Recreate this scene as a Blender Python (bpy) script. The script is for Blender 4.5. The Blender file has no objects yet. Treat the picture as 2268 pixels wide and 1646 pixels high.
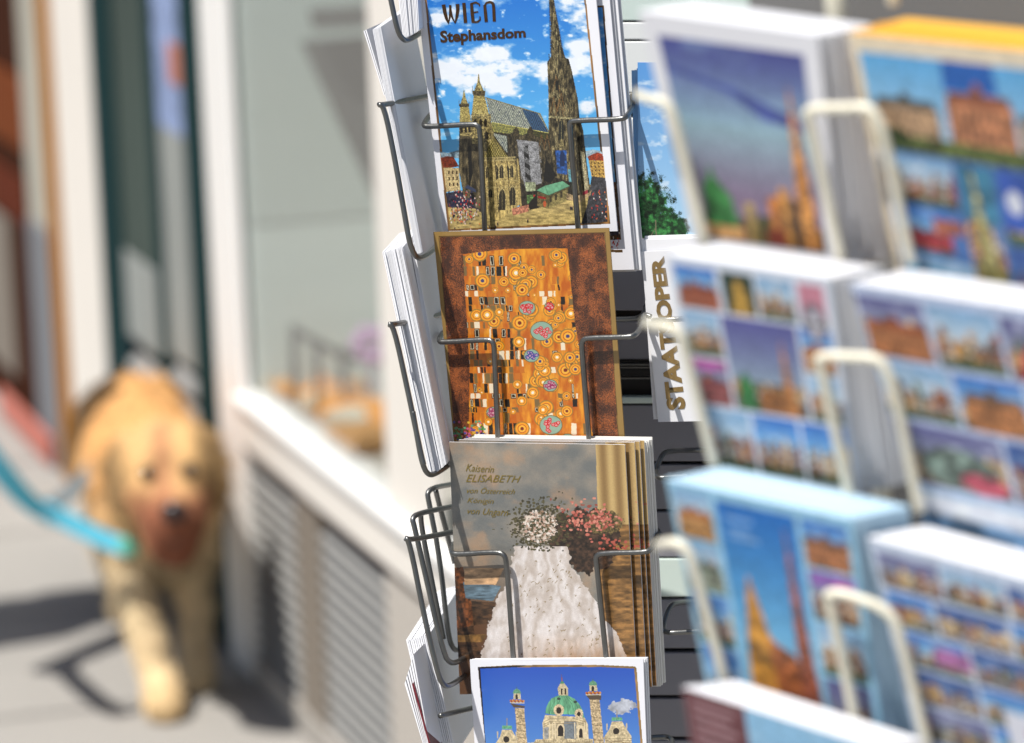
import bpy, bmesh, math, random
import numpy as np
from mathutils import Vector, Matrix
random.seed(7); RNG = np.random.RandomState(11)
S = bpy.context.scene
C = S.collection
# ---------------------------------------------------------------- camera
PITCH, ROLL, CAMH = math.radians(11.3), math.radians(2.1), 1.70
FPX, CX, CY = 8504.0, 1134.0, 823.0            # focal length and centre, in units of a 2268 x 1646 picture
fwd = Vector((0, math.cos(PITCH), -math.sin(PITCH)))
r0 = Vector((1, 0, 0)); u0 = r0.cross(fwd)
cr = r0*math.cos(ROLL) - u0*math.sin(ROLL)
cu = u0*math.cos(ROLL) + r0*math.sin(ROLL)
CAM = Vector((0, 0, CAMH))
cd = bpy.data.cameras.new('camera'); co = bpy.data.objects.new('camera', cd); C.objects.link(co)
m = Matrix((cr, cu, -fwd)).transposed().to_4x4(); m.translation = CAM; co.matrix_world = m
cd.sensor_width = 36; cd.lens = 36*FPX/2268; cd.clip_start = .05; cd.clip_end = 200
cd.dof.use_dof = True; cd.dof.focus_distance = 2.49; cd.dof.aperture_fstop = 6.2
S.camera = co
# ---------------------------------------------------------------- sky, sun, exposure
SUN_EL, SUN_AZ = math.radians(62), math.radians(45)      # azimuth: from behind the camera towards the left
w = bpy.data.worlds.new('World'); S.world = w; w.use_nodes = True
nt = w.node_tree; bg = nt.nodes['Background']
sk = nt.nodes.new('ShaderNodeTexSky'); sk.sky_type = 'NISHITA'; sk.sun_disc = False
sdir = Vector((-math.sin(SUN_AZ)*math.cos(SUN_EL), -math.cos(SUN_AZ)*math.cos(SUN_EL), math.sin(SUN_EL)))
sk.sun_elevation = SUN_EL; sk.sun_rotation = math.atan2(sdir.x, sdir.y)
nt.links.new(sk.outputs[0], bg.inputs[0]); bg.inputs[1].default_value = .07
sl = bpy.data.lights.new('sun', 'SUN'); sl.energy = 4.8; sl.angle = math.radians(.5); sl.color = (1, .965, .91)
so = bpy.data.objects.new('sun', sl); C.objects.link(so); so.rotation_euler = sdir.to_track_quat('Z', 'Y').to_euler()
S.view_settings.view_transform = 'Standard'; S.view_settings.look = 'None'
S.view_settings.exposure = .42; S.view_settings.gamma = 1
S.cycles.use_denoising = True if hasattr(S, 'cycles') else False
# ---------------------------------------------------------------- geometry helpers
def ray(x, y):
    return (fwd*FPX + cr*(x-CX) + cu*(CY-y))/FPX
def P(x, y, d):                                   # point seen at picture place x, y, at depth d metres
    return CAM + ray(x, y)*d
def proj(p):
    v = p-CAM; d = v.dot(fwd)
    return CX+FPX*v.dot(cr)/d, CY-FPX*v.dot(cu)/d
def camdir(x, y, z): return (cr*x+cu*y-fwd*z).normalized()
class Plane:
    def __init__(s, p, n): s.p, s.n = p, n.normalized()
    def hit(s, x, y, off=0.0):
        r = ray(x, y); p = s.p+s.n*off
        return CAM + r*((p-CAM).dot(s.n)/r.dot(s.n))
    def shift(s, o): return Plane(s.p+s.n*o, s.n)
Z = {1: lambda X, Y: (.5053*X, .5053*Y), 2: lambda X, Y: (.5407*X, 756+.5407*Y),
     3: lambda X, Y: (793.8+.3306*X, .3306*Y), 4: lambda X, Y: (793.8+.3306*X, 483.8+.3306*Y),
     5: lambda X, Y: (869.4+.4303*X, 937.4+.4303*Y), 6: lambda X, Y: (1360.8+.4*X, .4*Y),
     7: lambda X, Y: (1360.8+.4*X, 491.4+.4*Y), 8: lambda X, Y: (1360.8+.4028*X, 982.8+.4028*Y), 0: lambda X, Y: (X, Y)}
def obj(name, me, mat=None, parent=None):
    o = bpy.data.objects.new(name, me); C.objects.link(o)
    if mat: me.materials.append(mat)
    if parent:
        o.parent = parent; o.matrix_parent_inverse = parent.matrix_world.inverted()
    return o
def thing(name, label, cat, loc=(0, 0, 0), group=None):
    o = bpy.data.objects.new(name, None); C.objects.link(o); o.empty_display_size = .05
    o.matrix_world = Matrix.Translation(Vector(loc))
    return tag(o, label, cat, group)
def tag(o, label=None, cat=None, group=None, kind=None):
    if label: o['label'] = label
    if cat: o['category'] = cat
    if group: o['group'] = group
    if kind: o['kind'] = kind
    return o
def mesh(verts, faces, smooth=False, name='mesh'):
    me = bpy.data.meshes.new(name); me.from_pydata([tuple(v) for v in verts], [], faces); me.update()
    if smooth: me.polygons.foreach_set('use_smooth', [True]*len(me.polygons))
    return me
class MB:
    def __init__(s): s.v, s.f, s.s = [], [], []
    def add(s, vs, fs, smooth=False):
        b = len(s.v); s.v += [Vector(v) for v in vs]; s.f += [[b+i for i in f] for f in fs]; s.s += [smooth]*len(fs); return s
    def hexa(s, a, b):                            # a, b: two quads (lists of 4 points), joined
        return s.add(list(a)+list(b), [(0, 1, 2, 3), (7, 6, 5, 4), (0, 4, 5, 1), (1, 5, 6, 2), (2, 6, 7, 3), (3, 7, 4, 0)])
    def box(s, o, x, y, z):                       # corner o and three edge vectors
        a = [o, o+x, o+x+y, o+y]; return s.hexa(a, [p+z for p in a])
    def tube(s, pts, r, n=10):
        pts = [Vector(p) for p in pts]; k = len(pts); rings = []
        up = None
        for i, p in enumerate(pts):
            t = (pts[min(i+1, k-1)]-pts[max(i-1, 0)]).normalized()
            if up is None: up = t.orthogonal().normalized()
            up = (up - t*up.dot(t)).normalized(); sd = t.cross(up)
            rr = r[i] if isinstance(r, (list, tuple)) else r
            rings.append([p+(up*math.cos(a)+sd*math.sin(a))*rr for a in [2*math.pi*j/n for j in range(n)]])
        vs = [v for q in rings for v in q]
        fs = [(i*n+j, i*n+(j+1) % n, (i+1)*n+(j+1) % n, (i+1)*n+j) for i in range(k-1) for j in range(n)]
        fs += [tuple(range(n-1, -1, -1)), tuple((k-1)*n+j for j in range(n))]
        return s.add(vs, fs, True)
    def ball(s, c, r, n=2, sc=(1, 1, 1)):
        bm = bmesh.new(); bmesh.ops.create_icosphere(bm, subdivisions=n, radius=1)
        s.add([Vector(c)+Vector((v.co.x*sc[0]*r, v.co.y*sc[1]*r, v.co.z*sc[2]*r)) for v in bm.verts], [[v.index for v in f.verts] for f in bm.faces], True); bm.free(); return s
    def build(s, name, mat=None, parent=None, bevel=0):
        me = mesh(s.v, s.f, name=name); me.polygons.foreach_set('use_smooth', s.s)
        o = obj(name, me, mat, parent)
        if bevel:
            b = o.modifiers.new('bevel', 'BEVEL'); b.width = bevel; b.segments = 2; b.limit_method = 'ANGLE'
        return o
def smoothpath(pts, it=3):
    pts = [Vector(p) for p in pts]
    for _ in range(it):
        q = [pts[0]]
        for a, b in zip(pts, pts[1:]): q += [a*.75+b*.25, a*.25+b*.75]
        q.append(pts[-1]); pts = q
    return pts
# ---------------------------------------------------------------- materials
def lin(c): return tuple(((x/255+.055)/1.055)**2.4 if x/255 > .04045 else x/255/12.92 for x in c)
def mat(name, col, rough=.6, metal=0, var=.12, scale=8, bump=0, bscale=60, srgb=True, coat=0, spec=.5, detail=4, fac=.85):
    M = bpy.data.materials.new(name); M.use_nodes = True; n = M.node_tree.nodes; L = M.node_tree.links
    b = n['Principled BSDF']; c = [x*fac for x in lin(col)] if srgb else col
    b.inputs['Roughness'].default_value = rough; b.inputs['Metallic'].default_value = metal
    b.inputs['Specular IOR Level'].default_value = spec; b.inputs['Coat Weight'].default_value = coat
    tc = n.new('ShaderNodeTexCoord'); nz = n.new('ShaderNodeTexNoise'); nz.inputs['Scale'].default_value = scale; nz.inputs['Detail'].default_value = detail
    L.new(tc.outputs['Object'], nz.inputs['Vector'])
    mx = n.new('ShaderNodeMix'); mx.data_type = 'RGBA'
    mx.inputs['A'].default_value = [x*(1-var) for x in c]+[1]; mx.inputs['B'].default_value = [min(1, x*(1+var)) for x in c]+[1]
    L.new(nz.outputs['Fac'], mx.inputs['Factor']); L.new(mx.outputs['Result'], b.inputs['Base Color'])
    if bump:
        n2 = n.new('ShaderNodeTexNoise'); n2.inputs['Scale'].default_value = bscale; n2.inputs['Detail'].default_value = 6
        L.new(tc.outputs['Object'], n2.inputs['Vector']); bp = n.new('ShaderNodeBump'); bp.inputs['Strength'].default_value = bump; bp.inputs['Distance'].default_value = .01
        L.new(n2.outputs['Fac'], bp.inputs['Height']); L.new(bp.outputs['Normal'], b.inputs['Normal'])
    return M
def printmat(name, rough=.32, coat=.25):
    M = bpy.data.materials.new(name); M.use_nodes = True; n = M.node_tree.nodes; L = M.node_tree.links
    b = n['Principled BSDF']; a = n.new('ShaderNodeVertexColor'); a.layer_name = 'ink'
    L.new(a.outputs['Color'], b.inputs['Base Color']); b.inputs['Roughness'].default_value = rough
    b.inputs['Coat Weight'].default_value = coat; b.inputs['Coat Roughness'].default_value = .12
    nz = n.new('ShaderNodeTexNoise'); nz.inputs['Scale'].default_value = 14; bp = n.new('ShaderNodeBump'); bp.inputs['Strength'].default_value = .15; bp.inputs['Distance'].default_value = .004
    tc = n.new('ShaderNodeTexCoord'); L.new(tc.outputs['Object'], nz.inputs['Vector']); L.new(nz.outputs['Fac'], bp.inputs['Height']); L.new(bp.outputs['Normal'], b.inputs['Normal'])
    return M
PAPER = mat('white_paper', (243, 243, 246), .55, var=.03, scale=40)
PAPER2 = mat('cream_paper', (232, 229, 222), .6, var=.05, scale=300)
PRINT = printmat('glossy_print'); MATTE = printmat('soft_print', .5, .05)
WIRE = mat('grey_steel_wire', (118, 118, 116), .34, .85, var=.25, scale=60, bump=.05, bscale=300)
CREAM = mat('cream_coated_wire', (240, 234, 212), .35, 0, var=.05, scale=30, coat=.3)
GOLD = mat('gold_foil', (168, 140, 92), .35, .6, var=.35, scale=300)
DARKFOIL = mat('dark_gold_foil', (84, 60, 38), .3, .6, var=.6, scale=300)
# ---------------------------------------------------------------- painting prints into vertex colours
_g = RNG.rand(256, 256)
def vnoise(x, y):
    xi = np.floor(x).astype(int); yi = np.floor(y).astype(int); fx = x-xi; fy = y-yi
    fx = fx*fx*(3-2*fx); fy = fy*fy*(3-2*fy); a = lambda i, j: _g[(xi+i) % 256, (yi+j) % 256]
    return (a(0, 0)*(1-fx)+a(1, 0)*fx)*(1-fy)+(a(0, 1)*(1-fx)+a(1, 1)*fx)*fy
def fbm(x, y, o=4):
    t = 0; s = 0; k = 1.
    for i in range(o): t = t+vnoise(x/k+17*i, y/k+31*i)*k; s += k; k *= .5
    return t/s
class Art:
    def __init__(s, X, Y, z):
        s.px, s.py = X, Y; s.z = z; f = Z[z]; ax, ay = f(0, 0); bx, by = f(1, 1)
        s.X = (X-ax)/(bx-ax); s.Y = (Y-ay)/(by-ay); s.C = np.ones(X.shape+(3,))*240.
    def put(s, mask, col):
        col = np.asarray(col, float)
        if col.ndim == 1: s.C[mask] = col
        else: s.C[mask] = col[mask]
    def inside(s, pts):
        x0, x1 = min(p[0] for p in pts), max(p[0] for p in pts); y0, y1 = min(p[1] for p in pts), max(p[1] for p in pts)
        bb = (s.X >= x0) & (s.X <= x1) & (s.Y >= y0) & (s.Y <= y1); out = np.zeros(s.X.shape, bool)
        if not bb.any(): return out
        X, Y = s.X[bb], s.Y[bb]; r = np.zeros(X.shape, bool); n = len(pts)
        for i in range(n):
            xa, ya = pts[i]; xb, yb = pts[(i+1) % n]
            if ya == yb: continue
            r ^= ((ya > Y) != (yb > Y)) & (X < (xb-xa)*(Y-ya)/(yb-ya)+xa)
        out[bb] = r; return out
    def tex(s, col, var, sc=6, sy=None, seed=0):
        n = fbm(s.X/sc+seed*7.3, s.Y/(sy or sc)+seed*3.1, 4)-.5
        return np.clip(np.array(col, float)*(1+2*var*n[..., None]*1.6), 0, 255)
    def poly(s, pts, col, var=.0, sc=6, sy=None, seed=0):
        mk = s.inside(pts); s.put(mk, s.tex(col, var, sc, sy, seed) if var else col); return mk
    def rect(s, x0, y0, x1, y1, col, var=0, sc=6, sy=None): return s.poly([(x0, y0), (x1, y0), (x1, y1), (x0, y1)], col, var, sc, sy)
    def disc(s, x, y, rx, ry, col, var=0, sc=6):
        mk = ((s.X-x)/rx)**2+((s.Y-y)/ry)**2 < 1; s.put(mk, s.tex(col, var, sc) if var else col); return mk
    def line(s, pts, wd, col):
        for (xa, ya), (xb, yb) in zip(pts, pts[1:]):
            dx, dy = xb-xa, yb-ya; L2 = dx*dx+dy*dy or 1
            t = np.clip(((s.X-xa)*dx+(s.Y-ya)*dy)/L2, 0, 1)
            s.put((s.X-xa-t*dx)**2+(s.Y-ya-t*dy)**2 < (wd/2)**2, col)
    def arch(s, x, y, wd, h, col, lean=0):
        s.poly([(x-wd/2, y), (x-wd/2, y-h*.7), (x-wd*.3, y-h*.9), (x, y-h), (x+wd*.3, y-h*.9), (x+wd/2, y-h*.7), (x+wd/2, y)], col)
    def grad(s, mask, c0, c1, y0, y1):
        t = np.clip((s.Y-y0)/(y1-y0), 0, 1)[..., None]; s.put(mask, np.array(c0, float)*(1-t)+np.array(c1, float)*t)
    def clouds(s, mask, thr, sc, soft=.12, col=(245, 248, 252), bias=0):
        n = fbm(s.X/sc, s.Y/(sc*.6), 6)+bias; t = np.clip((n-thr)/soft, 0, 1)[..., None]
        s.C = np.where(mask[..., None], s.C*(1-t)+np.array(col, float)*t, s.C)
def quad3(plane, q, off=0.0): return [plane.hit(x, y, off) for x, y in q]
def print_mesh(c3, W, H, paint, z, curl=None):
    u = np.linspace(0, 1, W)[None, :, None]; v = np.linspace(0, 1, H)[:, None, None]
    a, b, c, d = [np.array(p) for p in c3]        # TL TR BR BL
    g = (a*(1-u)+b*u)*(1-v)+(d*(1-u)+c*u)*v
    rel = g-np.array(CAM); dd = rel@np.array(fwd)
    if z == 'uv': A = Art(u[..., 0]*1000+0*v[..., 0], v[..., 0]*1400+0*u[..., 0], 0)
    else: A = Art(CX+FPX*(rel@np.array(cr))/dd, CY-FPX*(rel@np.array(cu))/dd, z)
    paint(A)
    if curl is not None:
        n = np.cross(b-a, d-a); n /= np.linalg.norm(n)
        if n@np.array(fwd) > 0: n = -n
        g = g+n*curl(u[..., 0]+0*v[..., 0], v[..., 0]+0*u[..., 0])[..., None]
    s = np.clip(A.C/255, 0, 1); L = np.where(s > .04045, ((s+.055)/1.055)**2.4, s/12.92)*.86
    me = bpy.data.meshes.new('print'); n = W*H; me.vertices.add(n); me.vertices.foreach_set('co', g.reshape(-1))
    i = (np.arange(H-1)[:, None]*W+np.arange(W-1)[None, :]).reshape(-1)
    f = np.stack([i, i+W, i+W+1, i+1], 1).astype(np.int32); nf = len(f)
    me.loops.add(nf*4); me.loops.foreach_set('vertex_index', f.reshape(-1)); me.polygons.add(nf)
    me.polygons.foreach_set('loop_start', np.arange(nf, dtype=np.int32)*4); me.polygons.foreach_set('loop_total', np.full(nf, 4, np.int32))
    me.update(); me.validate()
    at = me.color_attributes.new('ink', 'FLOAT_COLOR', 'POINT'); at.data.foreach_set('color', np.concatenate([L.reshape(-1, 3), np.ones((n, 1))], 1).reshape(-1))
    me.polygons.foreach_set('use_smooth', [True]*nf)
    return me
def sheet(mb, c3, n, t):                          # one thin card: front corners and thickness backwards
    mb.hexa(c3, [p-n*t for p in c3])
def card(plane, q, label, paint, z, W, H, m=PRINT, t=.0006, group='postcards on show in the racks', name='postcard', off=0, edge=PAPER, curl=None):
    c3 = quad3(plane, q, off); T = thing(name, label, 'postcard', c3[3].lerp(c3[2], .5), group)
    mb = MB(); sheet(mb, c3, plane.n, t); mb.build('card_stock', edge, T)
    me = print_mesh([p+plane.n*.0003 for p in c3], W, H, paint, z, curl); obj('printed_picture', me, m, T)
    return T
def pile(plane, q, off, thick, n, label, jit=.0012, group='piles of cards in the racks', m=PAPER, fan=(0, 0), seed=1):
    rd = random.Random(seed); mb = MB(); c3 = quad3(plane, q, off)
    ex = (c3[1]-c3[0]).normalized(); ey = (c3[0]-c3[3]).normalized(); st = thick/n
    for k in range(n):
        o = -plane.n*(st*k) + ex*(rd.gauss(0, jit)+fan[0]*k/n) + ey*(rd.gauss(0, jit*.6)+fan[1]*k/n); t = st*rd.uniform(.72, .93)
        sheet(mb, [p+o for p in c3], plane.n, t)
    o = mb.build('card_pile', m); return tag(o, label, 'pile of cards', group)
def text_mesh(txt, pl, q, off, name, m, parent, bold=0.0, shear=0.0):   # q: picture corners TL TR BR BL of the text box
    cv = bpy.data.curves.new('t', 'FONT'); cv.body = txt; cv.offset = bold; cv.shear = shear; cv.resolution_u = 3
    to = bpy.data.objects.new('t', cv); C.objects.link(to); dg = bpy.context.evaluated_depsgraph_get(); dg.update()
    me = bpy.data.meshes.new_from_object(to.evaluated_get(dg)); bpy.data.objects.remove(to)
    xs = [v.co.x for v in me.vertices]; ys = [v.co.y for v in me.vertices]; x0, x1, y0, y1 = min(xs), max(xs), min(ys), max(ys)
    for v in me.vertices:
        u = (v.co.x-x0)/(x1-x0); t = 1-(v.co.y-y0)/(y1-y0)
        x = (q[0][0]*(1-u)+q[1][0]*u)*(1-t)+(q[3][0]*(1-u)+q[2][0]*u)*t; y = (q[0][1]*(1-u)+q[1][1]*u)*(1-t)+(q[3][1]*(1-u)+q[2][1]*u)*t
        v.co = pl.hit(x, y, off)
    return obj(name, me, m, parent)
Z[9] = lambda X, Y: (907.2+.3124*X, .3124*Y); Z[10] = lambda X, Y: (1028.2+.18*X, 1436.4+.18*Y); Z[11] = lambda X, Y: (952.6+.3031*X, 967.7+.3031*Y)
# ---------------------------------------------------------------- the prints on the cards
def inn_mask(A, q): return A.inside(q)
def paint_cathedral(A, deep=True):
    X, Y = A.X, A.Y; A.C[:] = (240, 240, 245)
    fr = [(108, -400), (1250, -400), (1250, 0), (1424, 1588), (272, 1640), (108, 0)]
    inn = [(122, -400), (1238, -400), (1238, 0), (1404, 1572), (288, 1622), (122, 0)]
    A.poly(fr, (120, 88, 50), .5, 40, 300); sky = A.inside(inn); allm = sky.copy()
    A.grad(sky, (28, 112, 205), (105, 190, 240), -100, 1050)
    d = np.exp(-(((X-420)/420)**2+((Y-470)/230)**2))*.30+np.exp(-(((X-1190)/170)**2+((Y-330)/260)**2))*.24+np.exp(-(((X-1100)/120)**2+((Y-60)/90)**2))*.14+np.exp(-(((X-170)/160)**2+((Y-120)/120)**2))*.16
    A.clouds(sky, .62, 210, .16, (236, 242, 250), d); A.clouds(sky, .70, 60, .2, (240, 246, 252), d*.9)
    A.clouds(sky & (Y > 700) & (Y < 1000), .66, 90, .2, (215, 232, 245), 0)
    # distant blocks and side houses
    A.poly([(215, 1075), (270, 1085), (350, 1065), (370, 1120), (225, 1130)], (130, 150, 160), .25, 10)
    A.poly([(220, 1120), (262, 1108), (310, 1112), (350, 1180), (240, 1200)], (125, 52, 30), .3, 8)
    A.poly([(240, 1190), (350, 1190), (360, 1350), (262, 1362)], (222, 196, 140), .15, 10)
    for i in range(3):
        for j in range(3): A.rect(272+i*28+j*3, 1212+j*42, 283+i*28+j*3, 1236+j*42, (92, 72, 48))
    A.poly([(1240, 1075), (1300, 1060), (1360, 1075), (1380, 1125), (1250, 1120)], (150, 170, 180), .2, 8)
    A.poly([(1262, 1110), (1330, 1080), (1372, 1095), (1378, 1140), (1270, 1136)], (165, 62, 34), .3, 8)
    A.poly([(1268, 1136), (1378, 1140), (1392, 1265), (1290, 1250)], (208, 166, 84), .15, 8)
    for i in range(4):
        for j in range(4): A.rect(1283+i*26+j*3, 1150+j*26, 1292+i*26+j*3, 1163+j*26, (90, 60, 32))
    # square
    A.poly([(262, 1370), (360, 1350), (560, 1500), (1180, 1400), (1300, 1290), (1390, 1300), (1404, 1572), (288, 1625)], (182, 160, 102), .28, 40, 12)
    A.poly([(1290, 1250), (1392, 1262), (1404, 1572), (1215, 1590), (1260, 1450)], (62, 62, 66), .35, 10)
    A.poly([(255, 1370), (372, 1350), (520, 1470), (600, 1565), (480, 1480), (272, 1470)], (52, 50, 62), .45, 9)
    A.poly([(570, 880), (690, 900), (990, 985), (1140, 1250), (1230, 1420), (1110, 1420), (905, 1475), (780, 1475), (740, 1120), (600, 1120)], (52, 46, 36), .6, 12, 20)
    # chevron roof
    mk = A.inside([(540, 690), (925, 805), (992, 945), (580, 870)])
    xs = X+(Y-800)*.12; ph = (Y*1.0-np.abs(((xs-540)/96) % 1-.5)*210)/27
    st = ph % 1; k = np.floor(ph) % 4; dark = (X > 800+(Y-780)*.5) & (X < 905+(Y-800)*.6)
    colr = np.where((st < .52)[..., None], np.where((k == 1)[..., None], (50, 66, 84), (92, 104, 100)), (196, 198, 178)).astype(float)
    colr = np.where(dark[..., None], colr*np.array([.32, .48, .72]), colr); A.put(mk, colr)
    mk = A.inside([(580, 868), (992, 945), (992, 1000), (930, 975), (590, 935)])
    dz = (np.abs(((X+Y)/34) % 1-.5)+np.abs(((X-Y)/34) % 1-.5)) % .5
    A.put(mk, np.where((dz < .22)[..., None], (190, 180, 92), (92, 104, 72)).astype(float)*(np.where(X > 850, .5, 1)[..., None]))
    mk = A.inside([(590, 945), (690, 965), (694, 1080), (684, 1080)]); A.put(mk, colr)
    A.line([(540, 692), (925, 806), (992, 946)], 6, (150, 136, 70)); A.line([(585, 868), (990, 944)], 5, (210, 200, 110))
    # south tower
    tw = [(990, 0), (985, -400), (1030, -400), (1025, 25), (1048, 150), (1078, 330), (1105, 410), (1128, 420), (1150, 500), (1192, 700), (1205, 830), (1232, 930), (1252, 1120), (1282, 1350), (1275, 1372), (1205, 1385), (1140, 1290), (1020, 1255), (985, 1000), (985, 700), (976, 440), (1003, 400), (1002, 200)]
    A.poly(tw, (98, 88, 62), .85, 11, 34); t2 = A.inside(tw)
    sh = np.clip((X-(1030+(Y*.13)))/90, 0, 1)[..., None]; A.C = np.where(t2[..., None], A.C*(1-.45*sh), A.C)
    for i in range(40):
        y = -20+i*11; xl = 990+i*.3-(1 if y > 380 else 0)*12; xr = 1020+y*.185
        A.disc(xl, y, 5, 4, (60, 54, 40)); A.disc(xr, y, 5, 4, (66, 58, 44))
    for i in range(230):
        y = RNG.uniform(0, 1250); cx = 1015+y*.09; hw = 10+y*.085
        x = RNG.uniform(cx-hw*.85, cx+hw*.8); A.line([(x, y), (x+2+y*.004, y+RNG.uniform(10, 44))], RNG.uniform(2, 5), [(176, 164, 120), (40, 36, 26), (140, 128, 88), (30, 28, 22)][RNG.randint(4)])
    for (x, y, hw, h) in [(1040, 540, 26, 110), (1075, 660, 26, 130), (1022, 690, 22, 110), (1062, 700, 34, 140)]:
        A.line([(x-hw, y+h), (x, y), (x+hw, y+h)], 4, (134, 96, 52))
    A.arch(1046, 640, 22, 70, (26, 28, 26)); A.arch(1076, 990, 34, 145, (34, 38, 36)); A.line([(1076, 850), (1076, 990)], 3, (150, 140, 100))
    A.poly([(1052, 1050), (1078, 975), (1102, 1050)], (130, 118, 80), .5, 6)
    A.poly([(985, 820), (1205, 838), (1206, 852), (985, 835)], (160, 150, 108), .3, 8)
    A.poly([(1034, 1068), (1112, 1066), (1118, 1240), (1046, 1228)], (38, 78, 140), .4, 14)
    A.arch(1082, 1180, 34, 110, (22, 44, 84)); A.poly([(1210, 1070), (1240, 1085), (1272, 1340), (1240, 1370)], (190, 178, 140), .3, 8)
    A.poly([(1122, 1200), (1150, 1200), (1160, 1290), (1130, 1290)], (96, 150, 160), .3, 8)
    # nave behind, in shade
    A.poly([(690, 965), (740, 930), (790, 960), (860, 940), (925, 985), (990, 985), (1045, 1250), (900, 1320), (760, 1300)], (74, 66, 48), .8, 9, 20)
    for gx in (935, 975): A.line([(gx-22, 1060), (gx, 955), (gx+22, 1060)], 5, (120, 88, 50))
    A.poly([(965, 1120), (1040, 1240), (1000, 1300), (950, 1280)], (24, 24, 24))
    for tx in (755, 855): A.poly([(tx-24, 1000), (tx-20, 925), (tx, 895), (tx+20, 925), (tx+26, 1000)], (66, 58, 40), .7, 6)
    A.poly([(760, 990), (912, 1008), (935, 1300), (820, 1330), (785, 1200)], (150, 150, 152), .25, 18)
    A.poly([(808, 1040), (840, 1030), (862, 1290), (826, 1330)], (34, 34, 34), .6, 8, 14)
    for i in range(18): A.line([(768+i*9, 1000), (786+i*9, 1290)], 1.6, (182, 182, 182))
    A.poly([(505, 990), (590, 960), (700, 1115), (525, 1130)], (120, 106, 52), .2, 8)
    mk = A.inside([(530, 1115), (590, 975), (696, 1112)]); g = ((((X+Y*.6)/17) % 1 < .3) | (((X-Y*.6)/17) % 1 < .3)); A.put(mk, np.where(g[..., None], (84, 76, 40), (186, 168, 92)))
    # west front and chapel
    wall = [(352, 880), (420, 900), (575, 850), (600, 960), (520, 1120), (745, 1115), (790, 1440), (745, 1480), (640, 1560), (600, 1570), (545, 1540), (470, 1470), (385, 1400), (350, 1200)]
    A.poly(wall, (138, 122, 78), .55, 26, 60); A.poly(wall, (150, 134, 86), .45, 9, 24)
    A.poly([(352, 900), (440, 900), (520, 930), (530, 1530), (470, 1470), (385, 1400), (348, 1200)], (88, 78, 56), .6, 14, 50)
    A.poly([(410, 1040), (434, 1030), (448, 1230), (424, 1330)], (26, 25, 22)); A.arch(442, 1450, 34, 90, (24, 22, 24)); A.poly([(388, 1330), (412, 1312), (470, 1345), (470, 1365)], (58, 66, 90))
    A.poly([(528, 1140), (745, 1138), (790, 1445), (745, 1478), (640, 1558), (600, 1560), (536, 1500)], (188, 164, 102), .35, 11, 30)
    for (x, y, w_, h) in [(614, 1270, 30, 100), (652, 1265, 28, 96), (694, 1262, 26, 90), (724, 1258, 24, 88), (550, 1260, 20, 80), (656, 1490, 46, 150), (730, 1455, 42, 135), (572, 1400, 30, 60)]:
        A.arch(x, y, w_+8, h+8, (212, 190, 126)); A.arch(x, y, w_, h, (52, 46, 34)); A.line([(x, y-h+8), (x, y)], 3, (150, 134, 90))
    for x in (596, 680, 765): A.line([(x, 1130), (x+26, 1500)], 12, (196, 172, 108)); A.line([(x+10, 1130), (x+36, 1500)], 5, (74, 62, 40))
    for y in (1118, 1140, 1285, 1330): A.line([(530, y), (750+(y-1118)*.1, y-4)], 5, (208, 188, 126))
    # front towers with tiled spires
    for (x, y0, y1, y2, hw, s) in [(490, 525, 700, 960, 62, 1.0), (386, 640, 780, 905, 42, .8)]:
        A.poly([(x-3, y0), (x+3, y0), (x+10, y0+60*s), (x+34*s, y1-60*s), (x+42*s, y1-10), (x-36*s, y1-10), (x-30*s, y1-60*s), (x-10, y0+60*s)], (166, 150, 92), .5, 7)
        A.poly([(x-46*s, y1-56*s), (x+48*s, y1-56*s), (x+44*s, y1-20), (x-40*s, y1-20)], (82, 72, 48), .8, 5)
        A.poly([(x-36*s, y1-20), (x+42*s, y1-20), (x+hw+16*s, y1+130*s), (x-hw+10, y1+130*s)], (206, 186, 112), .3, 6)
        mk = A.inside([(x-36*s, y1-20), (x+42*s, y1-20), (x+hw+16*s, y1+130*s), (x-hw+10, y1+130*s)]) & ((((Y-np.abs((X-x) % 24-12))/12) % 1) < .35); A.put(mk, (132, 116, 62))
        A.poly([(x-hw+8, y1+110*s), (x+hw+24*s, y1+110*s), (x+hw+26*s, y2+60), (x-hw+14, y2+60)], (150, 134, 86), .6, 9)
        for dx in (-24*s, 14*s, 48*s): A.arch(x+dx, y1+200*s, 22*s, 60*s, (44, 38, 28)); A.line([(x+dx-14*s, y1+130*s), (x+dx, y1+80*s), (x+dx+14*s, y1+130*s)], 4, (214, 196, 130))
        if s == 1:
            for dx in (5, 56): A.arch(x+dx, y2+30, 26, 60, (40, 36, 28))
        for dx in (-44*s, -20*s, 20*s, 44*s): A.line([(x+dx, y1-90*s), (x+dx, y1-40*s)], 3, (120, 106, 70))
    # kiosk, banner, hoarding
    A.poly([(820, 1292), (892, 1290), (894, 1355), (824, 1358)], (170, 178, 140), .3, 10); A.poly([(830, 1385), (896, 1380), (902, 1440), (834, 1445)], (104, 140, 78), .4, 10); A.rect(878, 1382, 892, 1396, (190, 40, 40))
    A.poly([(845, 1440), (905, 1370), (915, 1475), (850, 1490)], (30, 26, 22))
    A.poly([(905, 1360), (980, 1380), (1130, 1310), (1112, 1425), (985, 1482), (905, 1460)], (112, 98, 60), .3, 12); A.poly([(1000, 1400), (1112, 1345), (1112, 1425), (985, 1482)], (150, 136, 84), .25, 12)
    for i in range(3): A.rect(992+i*38, 1392-i*16, 1008+i*38, 1436-i*16, (66, 58, 38))
    A.poly([(900, 1350), (960, 1318), (1085, 1285), (1134, 1318), (985, 1384)], (108, 168, 130), .14, 20); A.line([(960, 1318), (985, 1384)], 3, (70, 110, 84)); A.line([(900, 1350), (985, 1386), (1134, 1320)], 4, (60, 90, 70))
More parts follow.
